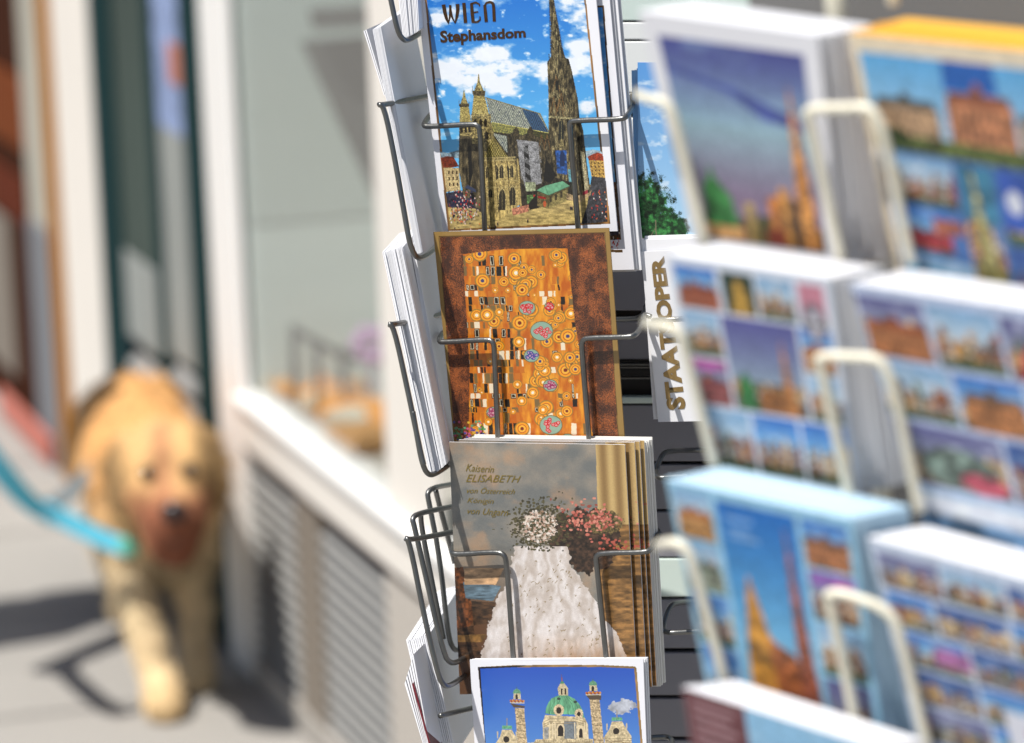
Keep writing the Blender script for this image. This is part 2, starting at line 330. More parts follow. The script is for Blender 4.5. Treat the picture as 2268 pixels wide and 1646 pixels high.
    A.poly([(910, 1388), (968, 1400), (966, 1414), (912, 1404)], (172, 32, 30)); A.disc(958, 1446, 11, 22, (196, 90, 48))
    A.poly([(724, 1480), (842, 1450), (846, 1498), (732, 1530)], (196, 128, 100), .4, 10)
    A.poly([(1114, 1370), (1180, 1390), (1272, 1365), (1290, 1350), (1280, 1385), (1200, 1440), (1112, 1410)], (176, 150, 110), .3, 12); A.poly([(1225, 1362), (1262, 1345), (1265, 1372), (1228, 1385)], (160, 60, 70))
    bm_ = (A.C[..., 2] < A.C[..., 0]*1.02+6) & inn_mask(A, inn) & (Y > -10)
    rn = RNG.rand(*X.shape)*.6+RNG.rand(X.shape[0]//2+1, X.shape[1]//2+1).repeat(2, 0).repeat(2, 1)[:X.shape[0], :X.shape[1]]*.4
    stone = bm_ & ~A.inside([(262, 1370), (360, 1350), (560, 1500), (1180, 1400), (1300, 1290), (1390, 1300), (1404, 1572), (288, 1625)])
    A.C = np.where(stone[..., None], np.clip(A.C*(.50+.74*rn[..., None]), 0, 255), np.where(bm_[..., None], A.C*(.86+.28*rn[..., None]), A.C))
    pc = [(240, 236, 228), (200, 60, 50), (46, 46, 80), (225, 120, 60), (230, 200, 190), (60, 56, 62)]
    for i in range(330):
        x = RNG.normal(375, 62); y = RNG.normal(1475, 62)
        if x < 275+(y-1400)*.1 or y > 1632 or x > 515: continue
        y = max(y, 1360); A.disc(x, y, RNG.uniform(2, 5), RNG.uniform(4, 9), pc[RNG.randint(6)] if y > 1500 else pc[[2, 5, 2, 4, 1][RNG.randint(5)]])
    for x, y in [(838, 1568), (1142, 1476), (1152, 1480), (564, 1608), (610, 1610), (625, 1590), (310, 1532)]: A.disc(x, y, 5, 15, (40, 38, 44)); A.disc(x, y-14, 4, 4, (190, 150, 120))
    for i in range(50): A.disc(RNG.uniform(1290, 1395), RNG.uniform(1350, 1560), 3.5, 7, pc[RNG.randint(6)])
    A.C[~A.inside(fr)] = (240, 240, 245)
def paint_gold(A):                                # plain ornament in golds, no figures
    X, Y = A.X, A.Y; A.C[:] = (150, 120, 66); A.C *= (1+.12*(fbm(X/200, Y/500)-.5))[..., None]
    A.line([(540, 122), (1652, 96)], 7, (96, 70, 34)); A.line([(540, 122), (650, 1500)], 5, (98, 72, 36)); A.line([(1652, 96), (1745, 1500)], 5, (98, 72, 36))
    inn = A.inside([(545, 126), (1648, 98), (1700, 800), (1752, 1700), (665, 1700), (600, 900)])
    n = fbm(X/60, Y/80, 5); g = RNG.rand(*X.shape)
    g = (g > .62)*1.; t = np.clip((n-.5)*2.2+.30+(g-.38)*.75, 0, 1)[..., None]; A.put(inn, np.array((56, 32, 24.))*(1-t)+np.array((176, 98, 50.))*t)
    f = A.inside([(735, 1700), (745, 1000), (700, 240), (1000, 205), (1400, 200), (1450, 700), (1530, 1150), (1600, 1700)])
    n2 = fbm(X/30, Y/90, 5); t = np.clip((n2-.3)*1.8, 0, 1)[..., None]; A.put(f, np.array((186, 92, 18.))*(1-t)+np.array((240, 170, 48.))*t)
    # rows of small upright tiles on the left
    y = 250
    while y < 1560:
        h = RNG.uniform(34, 84); x = 700
        while x < 1600:
            wd = RNG.uniform(10, 36); p = RNG.rand()
            if x > 1080 and RNG.rand() < .75: x += wd; continue
            c = (26, 22, 18) if p < .25 else (236, 220, 190) if p < .38 else (122, 98, 58) if p < .52 else (196, 110, 30) if p < .75 else None
            if c is not None:
                lean = RNG.uniform(0, 6); pts = [(x, y), (x+wd, y), (x+wd+lean, y+h-3), (x+lean, y+h-3)]; mk = A.inside(pts) & f
                A.put(mk, c)
                if p < .12 and wd > 14: A.put(A.inside([(x+4, y+4), (x+wd-4, y+4), (x+wd-4+lean, y+h-8), (x+4+lean, y+h-8)]) & f, (230, 214, 180)); A.put(A.inside([(x+7, y+7), (x+wd-7, y+7), (x+wd-7+lean, y+h-11), (x+7+lean, y+h-11)]) & f, (30, 26, 20))
            x += wd+RNG.uniform(2, 12)
        y += h
    # rings on the right
    for i in range(150):
        x, y, r = (RNG.uniform(1040, 1640) if i % 6 else RNG.uniform(740, 1040)), RNG.uniform(230, 1600), RNG.uniform(14, 56)
        q = np.hypot(X-x, (Y-y)*1.05); mk = (q < r) & f
        for rr, c in [(r, (150, 116, 52)), (r*.84, (238, 156, 34)), (r*.6, (186, 90, 26)), (r*.48, (240, 176, 60)), (r*.24, [(120, 40, 24), (240, 232, 210), (60, 60, 110)][RNG.randint(3)])]:
            A.put((q < rr) & mk, c)
    for (x, y, r, c) in [(1130, 600, 52, 0), (1280, 590, 30, 0), (1228, 755, 72, 0), (1160, 920, 48, 1), (1285, 1120, 44, 2), (1290, 1385, 72, 0), (1400, 1480, 40, 1), (900, 1300, 40, 2)]:
        A.disc(x, y, r+5, r*.85+5, (110, 100, 60)); A.disc(x, y, r, r*.85, (140, 170, 150))
        for k in range(14):
            a, d = RNG.uniform(0, 6.3), r*.75*math.sqrt(RNG.rand()); px, py = x+d*math.cos(a), y+d*math.sin(a)*.8; cc = [(196, 30, 34), (52, 50, 140), (150, 40, 90)][c]
            A.disc(px, py, 14, 12, cc); A.disc(px, py, 7, 6, (230, 190, 190)); A.disc(px, py, 4, 3, cc)
    for i in range(150):
        x, y = RNG.uniform(640, 850), RNG.uniform(1360, 1640); A.disc(x, y, 9, 8, [(80, 130, 60), (200, 90, 130), (220, 180, 60), (90, 160, 120), (70, 80, 150)][RNG.randint(5)])
    A.C[~inn] = (A.C*(1+.10*(fbm(X/300, Y/300)[..., None]-.5)))[~inn]
def paint_drapery(A):                             # generic soft painterly card: grey sky, pale cloth, column, blossoms
    X, Y = A.X, A.Y
    n = fbm(X/260, Y/220, 5); t = np.clip((n-.35)*2.6, 0, 1)[..., None]; A.C = np.array((112, 114, 112.))*(1-t)+np.array((166, 152, 134.))*t
    n = fbm(X/190+9, Y/160+5, 5); w_ = np.clip((n-.55)*3, 0, .55)[..., None]; A.C = A.C*(1-w_)+np.array((186, 146, 112.))*w_
    tq = np.clip((Y-820)/500, 0, 1)[..., None]*np.clip((700-X)/300, 0, 1)[..., None]; A.C = A.C*(1-tq)+np.array((96, 66, 44.))*tq
    mk = (X > 1210+(Y-60)*.03); st = .5+.5*np.sin((X-Y*.05)/17.); sw = (.35+.65*st)[..., None]
    col = np.array((112, 82, 46.))*(1-sw)+np.array((198, 168, 112.))*sw; A.put(mk & (Y < 640), col)
    A.put(mk & (Y >= 640), A.tex((134, 98, 56), .35, 60, 20)); A.poly([(1220, 800), (1500, 800), (1520, 850), (1220, 850)], (168, 134, 84), .2, 30)
    A.put(A.inside([(160, 960), (240, 950), (330, 1340), (170, 1500)]), A.tex((92, 52, 26), .5, 18)); A.put(A.inside([(240, 1060), (520, 1090), (460, 1200), (260, 1180)]), A.tex((92, 112, 124), .3, 60, 10)); A.put(A.inside([(250, 960), (540, 960), (480, 1080), (250, 1080)]), A.tex((176, 140, 104), .3, 60, 20))
    A.put(A.inside([(300, 1200), (480, 1210), (440, 1360), (200, 1400), (200, 1640), (400, 1640), (330, 1500)]), A.tex((66, 46, 30), .5, 40, 14)); A.poly([(200, 1450), (420, 1440), (380, 1500), (205, 1500)], (126, 92, 50), .3, 30)
    # dark foliage mass with blossoms
    e = ((X-1120)/270)**2+((Y-760)/230)**2+(fbm(X/40, Y/40)-.5)*1.0 < 1; A.put(e, A.tex((58, 42, 32), .6, 20))
    A.put((((X-1270)/130)**2+((Y-620)/90)**2+(fbm(X/20, Y/20)-.5)*1.6 < 1), A.tex((92, 78, 48), .6, 10))
    for i in range(170):
        x, y = RNG.normal(1170, 90), RNG.normal(590, 62); A.disc(x, y, RNG.uniform(5, 15), RNG.uniform(5, 12), [(196, 112, 96), (214, 140, 120), (150, 74, 60), (186, 96, 84)][RNG.randint(4)])
    for i in range(40): A.disc(RNG.uniform(1220, 1560), RNG.normal(790, 24), 11, 8, (180, 90, 74))
    # heap of pale cloth: broad and rumpled
    hp = [(330, 1720), (400, 1480), (470, 1240), (560, 1060), (600, 900), (610, 800), (1010, 800), (1030, 920), (1110, 1060), (1230, 1240), (1360, 1440), (1480, 1720)]
    wb = (fbm(X/34, Y/34)-.5)*70; sx = A.X; A.X = X+wb; mk = A.inside(hp); A.X = sx
    fold = np.sin(np.arctan2(X-860, Y-380)*34+fbm(X/90, Y/160, 4)*13)*.5+.5; nn = fbm(X/22, Y/46, 5)
    tt = np.clip(.25+.45*fold+.5*(nn-.3), 0, 1)[..., None]; base = np.array((176, 160, 146.))*(1-tt)+np.array((236, 230, 228.))*tt
    br = np.clip((Y-1430)/260, 0, 1)[..., None]*np.clip((X-500)/500, 0, 1)[..., None]*.75*np.clip(nn*1.7, 0, 1)[..., None]; base = base*(1-br)+np.array((176, 128, 86.))*br; A.put(mk, base)
    for i in range(190):
        x, y = RNG.uniform(560, 1560), RNG.uniform(900, 1640)
        if y < 1650 and abs(x-850) < (y-640)*.55:
            a = RNG.uniform(0, 6.3); A.line([(x, y), (x+13*math.cos(a), y+13*math.sin(a)), (x+13*math.cos(a)-8, y+13*math.sin(a)+8)], 4.5, (142, 122, 84))
    for i in range(1100):
        x, y = RNG.normal(800, 92), RNG.normal(655, 78)
        if y > 830+.1*abs(x-800): continue
        far = math.hypot((x-800)/92, (y-655)/78)
        A.disc(x, y, RNG.uniform(4, 13), RNG.uniform(3, 11), [(58, 54, 36), (84, 78, 50), (228, 218, 206), (210, 192, 176), (70, 72, 50), (222, 206, 190), (190, 156, 138), (150, 120, 96)][RNG.randint(8) if far < 1.5 else RNG.randint(2)])
    for k in range(0):
        y = 960+k*34; A.line([(640+k*20+j*46, y+j*(22+k*2)+10*math.sin(j+k)) for j in range(9)], 4, (150, 134, 96))
    A.C *= (1+.10*(RNG.rand(*X.shape)-.5))[..., None]
def paint_dome(A):
    X, Y = A.X, A.Y; A.C[:] = (240, 240, 246)
    A.poly([(172, 225), (640, 188), (1180, 178), (1700, 188), (2105, 218), (2124, 240), (2215, 1400), (285, 1400)], (150, 118, 70), .25, 200)
    mk = A.inside([(172, 225), (800, 186), (700, 212), (202, 245), (285, 1400), (262, 1400)]); A.put(mk, (40, 30, 24))
    sky = A.inside([(202, 245), (640, 216), (1180, 206), (1700, 214), (2095, 244), (2190, 1400), (285, 1400)]); A.grad(sky, (38, 84, 186), (84, 138, 208), 200, 1200)
    cm = ((X-1960)/170)**2+((Y-710)/95)**2+(fbm(X/50, Y/50)-.5)*1.6 < .8; A.put(cm & sky, A.tex((176, 180, 190), .2, 60))
    ST = (206, 188, 150); D = (44, 38, 34); G = (104, 168, 128)
    def twist(x, y0, y1, hw, lean):
        A.poly([(x-hw, y0), (x+hw, y0), (x+hw*1.1+lean, y1), (x-hw*1.0+lean, y1)], (190, 168, 132), .3, 14)
        for k in range(9):
            yy = y0+30+k*(y1-y0)/8.5; xx = x+lean*(yy-y0)/(y1-y0); A.line([(xx-hw, yy), (xx, yy+14), (xx+hw, yy+20)], 6, (108, 92, 66))
    def side(x, y, s):
        A.poly([(x-60, y), (x+60, y), (x+66, y+40), (x-66, y+40)], G, .2, 10); A.line([(x, y-90), (x, y)], 12, (150, 138, 120))
        A.poly([(x-90, y+140), (x-62, y+50), (x+62, y+50), (x+110, y+140), (x+170, y+230), (x+175, y+260), (x-160, y+260), (x-150, y+230)], ST, .22, 20)
        A.poly([(x-150, y+260), (x+175, y+260), (x+185, y+800), (x-160, y+800)], ST, .25, 20); A.disc(x-10, y+170, 38, 40, D)
        for k in range(3): A.line([(x-150+k*6, y+262+k*26), (x+176, y+262+k*26)], 5, (120, 104, 80))
        t = np.linspace(0, math.pi, 12); A.line([(x+150*math.cos(a), y+390-95*math.sin(a)) for a in t], 10, (146, 126, 94)); A.disc(x, y+360, 60, 26, (160, 144, 110), .4, 10)
        for dx in (-120, 115): A.line([(x+dx, y+80), (x+dx, y+150)], 16, (196, 182, 154))
    side(540, 940, 1); side(1890, 840, 1)
    # drum and dome
    A.poly([(985, 900), (1020, 800), (1500, 830), (1540, 920), (1560, 1400), (1000, 1400)], ST, .22, 24); A.poly([(1250, 870), (1400, 880), (1400, 1100), (1250, 1100)], (116, 124, 130), .15, 20); A.poly([(1000, 960), (1060, 950), (1060, 1100), (1010, 1100)], (150, 150, 148), .2, 20)
    dm = [(1020, 780), (1030, 720), (1060, 650), (1100, 595), (1180, 560), (1300, 560), (1380, 600), (1440, 670), (1480, 750), (1500, 840), (1400, 800), (1240, 790), (1120, 800)]
    A.poly(dm, G, .22, 16, 70)
    for k, dx in enumerate((-150, -70, 60, 130, 190)): A.line([(1240+dx*.2, 560), (1240+dx*.8, 660), (1240+dx*1.15, 800)], 5, (64, 110, 84))
    for x, y in [(1190, 600), (1390, 640)]: A.disc(x, y, 22, 16, (50, 70, 60))
    for x, y, r in [(1188, 745, 40), (1432, 790, 28)]: A.disc(x, y-4, r+24, r+32, (208, 186, 150), .3, 8); A.disc(x, y, r*.8, r, D)
    for x, hw, y, h in [(1208, 34, 1065, 140), (1455, 22, 1085, 120)]: A.arch(x, y, hw*2+26, h+26, (226, 206, 168)); A.arch(x, y, hw*2, h, D)
    for y in (850, 880, 905): A.line([(1000, y+40), (1080, y), (1380, y), (1520, y+40)], 7, (150, 132, 104))
    for x in (1070, 1110, 1140, 1380, 1420, 1500, 1525): A.line([(x, 900), (x+3, 1090)], 11, (232, 214, 178))
    A.poly([(880, 1140), (900, 1105), (1100, 1095), (1600, 1100), (1600, 1400), (780, 1400), (790, 1150)], ST, .25, 22)
    for x in range(900, 1590, 22): A.line([(x, 1112), (x, 1136)], 6, (150, 132, 100))
    A.line([(880, 1142), (1600, 1140)], 7, (120, 102, 76))
    A.poly([(1175, 470), (1210, 410), (1260, 410), (1305, 470), (1305, 560), (1190, 560)], (200, 184, 150), .2, 10)
    for x in (1226, 1272): A.rect(x-10, 475, x+10, 550, D)
    A.poly([(1208, 415), (1215, 385), (1250, 385), (1258, 415)], (80, 140, 104)); A.line([(1232, 380), (1230, 340)], 16, (150, 84, 66)); A.line([(1230, 340), (1224, 300)], 5, (120, 76, 60))
    twist(700, 720, 1400, 58, 45); twist(1622, 610, 1400, 60, 70)
    for x, y in [(668, 640), (1605, 540)]:
        A.poly([(x-85, y+20), (x+100, y+20 if x > 1000 else y+55), (x+95, y+80), (x+40, y+75), (x-40, y+75)], (86, 72, 60)); A.line([(x-82, y+14), (x+90, y+16)], 12, (212, 200, 170))
        for k in range(12): A.disc(x-80+k*15, y-8+6*math.sin(k*2), 11, 15, [(190, 110, 36), (150, 70, 26), (214, 150, 60)][k % 3])
        A.poly([(x-42, y-30), (x-42, y-100), (x+48, y-100), (x+52, y-30)], (200, 186, 152), .2, 8); A.arch(x-2, y-28, 30, 66, D)
        A.poly([(x-52, y-100), (x-40, y-140), (x, y-165), (x+40, y-140), (x+55, y-100)], (100, 150, 118), .2, 8); A.line([(x, y-160), (x, y-180)], 7, (66, 100, 78))
    out = ~A.inside([(172, 225), (640, 188), (1180, 178), (1700, 188), (2105, 218), (2124, 240), (2215, 1400), (285, 1400)]); A.C[out] = (240, 240, 246)
def paint_treecard(A):
    X, Y = A.X, A.Y; A.grad(np.ones(X.shape, bool), (96, 158, 222), (176, 214, 240), 400, 1250)
    A.clouds(np.ones(X.shape, bool), .60, 70, .3, (235, 243, 250))
    e = ((X-140)/130)**2+((Y-1180)/190)**2 < 1; e |= ((X-300)/90)**2+((Y-1290)/120)**2 < 1; n = fbm(X/20, Y/20, 6)*.75+RNG.rand(*X.shape)*.25; e2 = (((X-160)/165)**2+((Y-1200)/230)**2+(n-.5)*2.2 < 1) | (((X-300)/110)**2+((Y-1300)/130)**2+(n-.5)*2.2 < 1)
    t = np.clip((n-.35)*3.2, 0, 1)[..., None]; A.put(e2 | (Y > 1300), np.array((8, 36, 18.))*(1-t)+np.array((66, 150, 74.))*t)
    A.line([(228, 1220), (232, 1320)], 6, (120, 110, 90)); A.line([(228, 1260), (200, 1310)], 4, (110, 100, 80))
def paint_white(A): A.C[:] = (243, 243, 246)
def town(A, x0, y0, x1, y1, kind=0):              # small view of a town for the blurred cards
    A.rect(x0, y0, x1, y1, (40, 110, 205)); mk = A.inside([(x0, y0), (x1, y0), (x1, y1), (x0, y1)]); w_, h = x1-x0, y1-y0
    A.grad(mk, [(38, 108, 205), (90, 90, 150), (30, 70, 150), (120, 170, 215)][kind % 4], [(150, 205, 235), (150, 160, 175), (120, 150, 190), (205, 220, 230)][kind % 4], y0, y0+h*.6)
    rs = np.random.RandomState(int(abs(x0)*7+abs(y0)*3+kind)); n = max(5, int(w_/26))
    for k in range(n):
        bx = x0+w_*(k+rs.uniform(-.2, .2))/n; bw = w_/n*rs.uniform(.8, 1.5); by = y0+h*rs.uniform(.35, .68)
        c = [(176, 110, 52), (126, 84, 58), (196, 140, 72), (84, 66, 58), (150, 70, 44), (208, 168, 110), (76, 96, 60)][rs.randint(7)]
        mk2 = A.inside([(bx, y1), (bx, by), (bx+bw*.5, by-h*.1), (bx+bw, by), (bx+bw, y1)]) & mk; A.put(mk2, A.tex(c, .5, 14))
    for k in range(int(w_*h/700)):
        x, y = rs.uniform(x0, x1), rs.uniform(y0+h*.45, y1); s = rs.uniform(3, 13)
        A.rect(max(x0, x-s), y, min(x1, x+s), min(y1, y+s*rs.uniform(.6, 2.5)), [(232, 214, 186), (66, 52, 46), (150, 110, 80), (206, 200, 196), (110, 88, 74), (92, 110, 130)][rs.randint(6)])
    A.clouds(mk & (A.Y < y0+h*.4), .55, 60, .4, (226, 234, 244))
    A.put(mk & (Y_(A) > y0+h*.84), A.tex([(60, 84, 56), (90, 76, 66), (120, 120, 130)][kind % 3], .5, 20))
def Y_(A): return A.Y
def spire(A, x, y0, y1, hw, lean, c=(176, 110, 62)):
    A.poly([(x-3, y0), (x+4, y0), (x+hw+lean, y1), (x-hw+lean, y1)], c, .5, 20)

def muted(f, k=.10):
    def g(A):
        f(A); l = A.C.mean(2, keepdims=True); n = RNG.rand(A.C.shape[0]//5+1, A.C.shape[1]//5+1).repeat(5, 0).repeat(5, 1)[:A.C.shape[0], :A.C.shape[1]]
        A.C = A.C*(1-k)+(l*.9+30)*k; w = np.abs(A.C-np.array((240., 240, 245))).sum(2) > 60; A.C[w] = np.clip(A.C[w]*(.93+.14*n[w])[:, None], 0, 255)
    return g
# ================================================================ middle rack
NM = camdir(-.42, -.22, .88)
PM = Plane(P(1180, 750, 2.50), NM)
R1, R2, R3, R4 = PM.shift(-.030), PM, PM.shift(.030), PM.shift(.046)
def zq(z, pts): return [Z[z](*p) for p in pts]
# cards and piles of the sharp column
cathedral_q = [(918, -60), (1314, -75), (1368, 512), (982, 520)]
T = card(R1, cathedral_q, 'postcard of a gothic cathedral under blue sky, lettered WIEN, in the top wire pocket', paint_cathedral, 9, 430, 620)
L1 = R1
def ribbons(name, strokes, z, pl, off, m, parent):
    mb = MB()
    for st in strokes:
        pts = [Z[z](a, b) for a, b, _ in st]; k = .3306 if z == 3 else .3124
        wd = [c*k for _, _, c in st]
        for i in range(len(pts)-1):
            (xa, ya), (xb, yb) = pts[i], pts[i+1]; dx, dy = xb-xa, yb-ya; l = math.hypot(dx, dy); nx, ny = -dy/l, dx/l
            ex, ey = dx/l*.4, dy/l*.4
            q = [(xa-ex+nx*wd[i]/2, ya-ey+ny*wd[i]/2), (xb+ex+nx*wd[i+1]/2, yb+ey+ny*wd[i+1]/2), (xb+ex-nx*wd[i+1]/2, yb+ey-ny*wd[i+1]/2), (xa-ex-nx*wd[i]/2, ya-ey-ny*wd[i]/2)]
            mb.add([pl.hit(x, y, off+.00002*(i % 2)) for x, y in q], [(0, 1, 2, 3)])
    return mb.build(name, m, parent)
wien = [[(240, 34, 26), (250, 90, 26), (262, 135, 20), (275, 168, 5)], [(275, 168, 5), (284, 120, 12), (288, 60, 16), (287, 38, 18)], [(288, 60, 14), (300, 120, 14), (322, 165, 6)], [(322, 165, 6), (334, 120, 20), (341, 70, 24), (339, 30, 26)],
        [(384, 22, 24), (390, 90, 24), (396, 162, 24)],
        [(438, 24, 20), (443, 90, 24), (450, 160, 22)], [(438, 26, 12), (470, 18, 14), (494, 30, 10), (495, 44, 8)], [(444, 90, 10), (485, 84, 10)], [(450, 158, 10), (480, 156, 14), (500, 140, 10), (498, 118, 8)],
        [(532, 38, 20), (537, 90, 23), (543, 155, 23)], [(532, 40, 12), (545, 20, 14), (572, 14, 16), (592, 26, 20), (596, 60, 22), (600, 152, 22)]]
ribbons('lettering', wien, 9, R1, .00055, DARKFOIL, T)
text_mesh('Stephansdom', R1, zq(9, [(214, 218), (820, 196), (825, 286), (220, 330)]), .00055, 'lettering', DARKFOIL, T, bold=.035)
second_q = [(952, -30), (1347, -42), (1405, 597), (1025, 606)]
def paint_second(A):
    X, Y = A.X, A.Y; A.C[:] = (240, 240, 246)
    A.poly([(1300, 40), (1378, 38), (1500, 1700), (1300, 1700)], (84, 62, 36), .3, 60, 300); mk = A.inside([(1300, 54), (1366, 52), (1486, 1660), (1300, 1700)]); A.grad(mk, (60, 140, 215), (130, 195, 240), 0, 1200); A.clouds(mk, .52, 60, .3)
    A.put(mk & (Y > 1290), A.tex((112, 66, 40), .6, 12)); A.put(mk & (Y > 1430), A.tex((96, 84, 70), .6, 12)); A.put(mk & (Y > 1530), A.tex((56, 60, 74), .6, 12))
    bt = (Y > 1770+.0*(X)); A.put(bt & (X < 1510), (84, 62, 36)); A.put(Y > 1790, (240, 240, 246))
    for i in range(50): A.disc(RNG.uniform(1410, 1490), RNG.uniform(1560, 1760), 4, 8, [(200, 60, 50), (230, 220, 210), (40, 40, 70)][RNG.randint(3)])
card(R1, second_q, 'white edged postcard sticking out behind the cathedral postcard at its right', paint_second, 9, 420, 600, off=-.006, edge=PAPER)
pile(R1, [(962, -22), (1354, -34), (1411, 600), (1030, 610)], -.0085, .010, 9, 'pile of white edged postcards behind the cathedral postcard', seed=3)
# ornament card
gold_q = [(960, 514), (1349, 505), (1392, 1080), (1016, 1085)]
BROWNEDGE = mat('gold_card_edge', (150, 120, 66), .4, .5)
card(R2, gold_q, 'gold bordered postcard with brown and gold ornament in the second wire pocket', paint_gold, 4, 420, 620, edge=BROWNEDGE)
# cloth card and the fanned cards behind it
cloth_q = [(995, 979), (1384, 985), (1412, 1525), (1019, 1538)]
T = card(R3, cloth_q, 'postcard of pale cloth beside a column with gold script, in the third wire pocket', paint_drapery, 11, 420, 580)
SCR = mat('pale_gold_foil', (150, 132, 70), .3, .6, var=.3, scale=500)
for txt, q in [('Kaiserin', [(262, 196), (468, 214), (466, 262), (260, 252)]), ('ELISABETH', [(264, 274), (664, 284), (660, 334), (262, 330)]), ('von Österreich', [(270, 362), (622, 372), (618, 420), (268, 412)]), ('Königin', [(272, 444), (466, 452), (464, 502), (270, 492)]), ('von Ungarn', [(274, 518), (572, 530), (568, 596), (272, 576)])]:
    text_mesh(txt, R3, zq(11, q), .00055, 'script_lettering', SCR, T, shear=.35, bold=.0)
def paint_fan(A):
    sv = A.X; A.X = A.X-30; paint_drapery(A); A.X = sv
for k, (dx, lab) in enumerate([(22, 'first'), (34, 'second'), (45, 'third')]):
    q = [(x+dx*.93+1, y-2.2*k-2+ (-3 if i < 2 else 0)) for i, (x, y) in enumerate(cloth_q)]
    def pf(A, s=dx/.3031):
        sv = A.X; A.X = A.X-s; paint_drapery(A); A.X = sv
    card(R3, q, f'{lab} of three column postcards fanned out behind the pale cloth postcard', pf, 11, 200, 280, off=-.0035*(k+1), group='fanned column postcards')
pile(R3, [(x+dx, y-4) for (x, y), dx in zip(cloth_q, (38, 44, 46, 40))], -.0135, .014, 16, 'thick pile of cards behind the pale cloth postcard', jit=.0006, seed=4, m=PAPER2)
dome_q = [(1041, 1461), (1425, 1458), (1445, 1990), (1071, 1995)]
card(R4, dome_q, 'white framed postcard of a green domed church under blue sky in the lowest pocket', paint_dome, 10, 460, 640, curl=lambda u, v: .004*np.sin(u*math.pi)*(1-v))
pile(R4, [(x+3, y+2) for x, y in dome_q], -.0022, .006, 5, 'few white cards behind the domed church postcard', seed=6, jit=.0005)
# ---- wires of the middle rack
RK = thing('postcard_rack', 'grey wire postcard rack in the middle with sharp cards in its pockets', 'rack', (PM.p.x, PM.p.y, 0))
WR = .0018
def wire(pl, z, pts, offs, parent=RK, r=WR, m=WIRE, name='wire_holder', n=12, it=2):
    k = len(pts); offs = offs if isinstance(offs, (list, tuple)) else [offs]*k
    P3 = [pl.hit(*Z[z](*p), o) for p, o in zip(pts, offs)]; mb = MB(); mb.tube(smoothpath(P3, it), r, n); return mb.build(name, m, parent)
F = .007
wire(R1, 3, [(500, 760), (475, 775), (430, 840), (470, 850), (760, 832), (805, 840), (818, 900), (850, 1600)], [-.03, -.025, F, F, F, F, F, F])
wire(R1, 3, [(1830, 640), (1842, 700), (1800, 785), (1750, 800), (1450, 808), (1415, 820), (1418, 880), (1478, 1600)], [-.03, -.025, F-.002, F, F, F, F, F])
wire(R2, 4, [(585, 760), (560, 770), (535, 825), (580, 830), (850, 812), (905, 822), (912, 900), (938, 1560)], [-.03, -.025, F, F, F, F, F, F])
wire(R2, 4, [(1960, 660), (1910, 640), (1915, 690), (1860, 785), (1800, 795), (1545, 800), (1495, 815), (1498, 900), (1552, 1560)], [-.04, -.04, -.03, F-.002, F, F, F, F, F])
wire(R3, 5, [(330, 610), (315, 622), (298, 668), (340, 676), (530, 662), (578, 675), (590, 740), (630, 1330)], [-.03, -.025, F, F, F, F, F, F])
wire(R3, 5, [(1325, 545), (1372, 550), (1365, 590), (1330, 655), (1290, 665), (1090, 668), (1045, 680), (1052, 740), (1112, 1330)], [-.03, -.03, -.02, F-.002, F, F, F, F, F])
wire(R4, 5, [(1330, 1618), (1420, 1612), (1445, 1640), (1430, 1690), (1350, 1700)], [-.02, -.03, -.02, 0, 0])
# ---- left side pockets: cards seen edge on, their backs to the camera
NL = camdir(0, -.15, 1)
def side_pile(z, q, wpx, wd, n, d, label, seed=1, jit=.0008, m=PAPER, t=.74):
    # q: strip corners TL TR BR BL as seen; every sheet runs back by wpx (picture shift) and wd metres of depth
    rd = random.Random(seed); mb = MB(); q = [Z[z](*p) for p in q]
    for k in range(n):
        u0, u1 = k/n, (k+t*rd.uniform(.8, 1.1))/n; dz = rd.gauss(0, jit)
        def L(a, b, u): return (a[0]*(1-u)+b[0]*u, a[1]*(1-u)+b[1]*u)
        jy = rd.gauss(0, 1.0)
        f = [L(q[0], q[1], u0), L(q[0], q[1], u1), L(q[3], q[2], u1), L(q[3], q[2], u0)]
        a = [P(x, y+(jy if i < 2 else jy*.5), d+dz) for i, (x, y) in enumerate(f)]; b = [P(x+wpx[0]*(d/(d+wd)), y+wpx[1], d+wd+dz) for x, y in f]
        mb.hexa(a, b)
    o = mb.build('card_pile', m); return tag(o, label, 'pile of cards', 'side piles of cards seen edge on')
side_pile(3, [(262, -60), (395, -90), (408, 205), (300, 262)], (60, -40), .09, 13, 2.50, 'topmost pile of cards seen edge on, cut by the top of the picture', 2)
side_pile(3, [(95, 200), (152, 184), (436, 1690), (388, 1705)], (70, -48), .09, 8, 2.50, 'tall thin pile of cards seen edge on left of the cathedral postcard', 3)
side_pile(3, [(34, 206), (58, 196), (190, 640), (172, 640)], (70, -30), .09, 2, 2.53, 'pair of loose cards leaning outwards at the top left of the rack', 4)
side_pile(4, [(160, 232), (300, 192), (596, 1640), (480, 1740)], (40, -44), .10, 20, 2.50, 'thick white pile of cards seen edge on beside the gold ornament postcard', 5)
side_pile(4, [(330, 190), (372, 170), (640, 1640), (600, 1660)], (60, -40), .10, 5, 2.53, 'shaded pile of cards between the thick white pile and the gold postcard', 15)
side_pile(5, [(70, 1120), (190, 1085), (330, 1700), (215, 1720)], (75, -110), .15, 12, 2.54, 'lower white pile of cards under the empty wire pockets', 6)
side_pile(5, [(62, 1338), (110, 1186), (200, 1700), (172, 1700)], (60, -60), .10, 6, 2.50, 'bottom left bundle of cards bent outwards in the rack', 7)
MAROON = mat('red_card', (112, 30, 40), .4)
side_pile(5, [(100, 1345), (112, 1330), (212, 1700), (200, 1700)], (40, -40), .08, 1, 2.497, 'dark red card edge within the bottom left bundle', 8, m=MAROON)
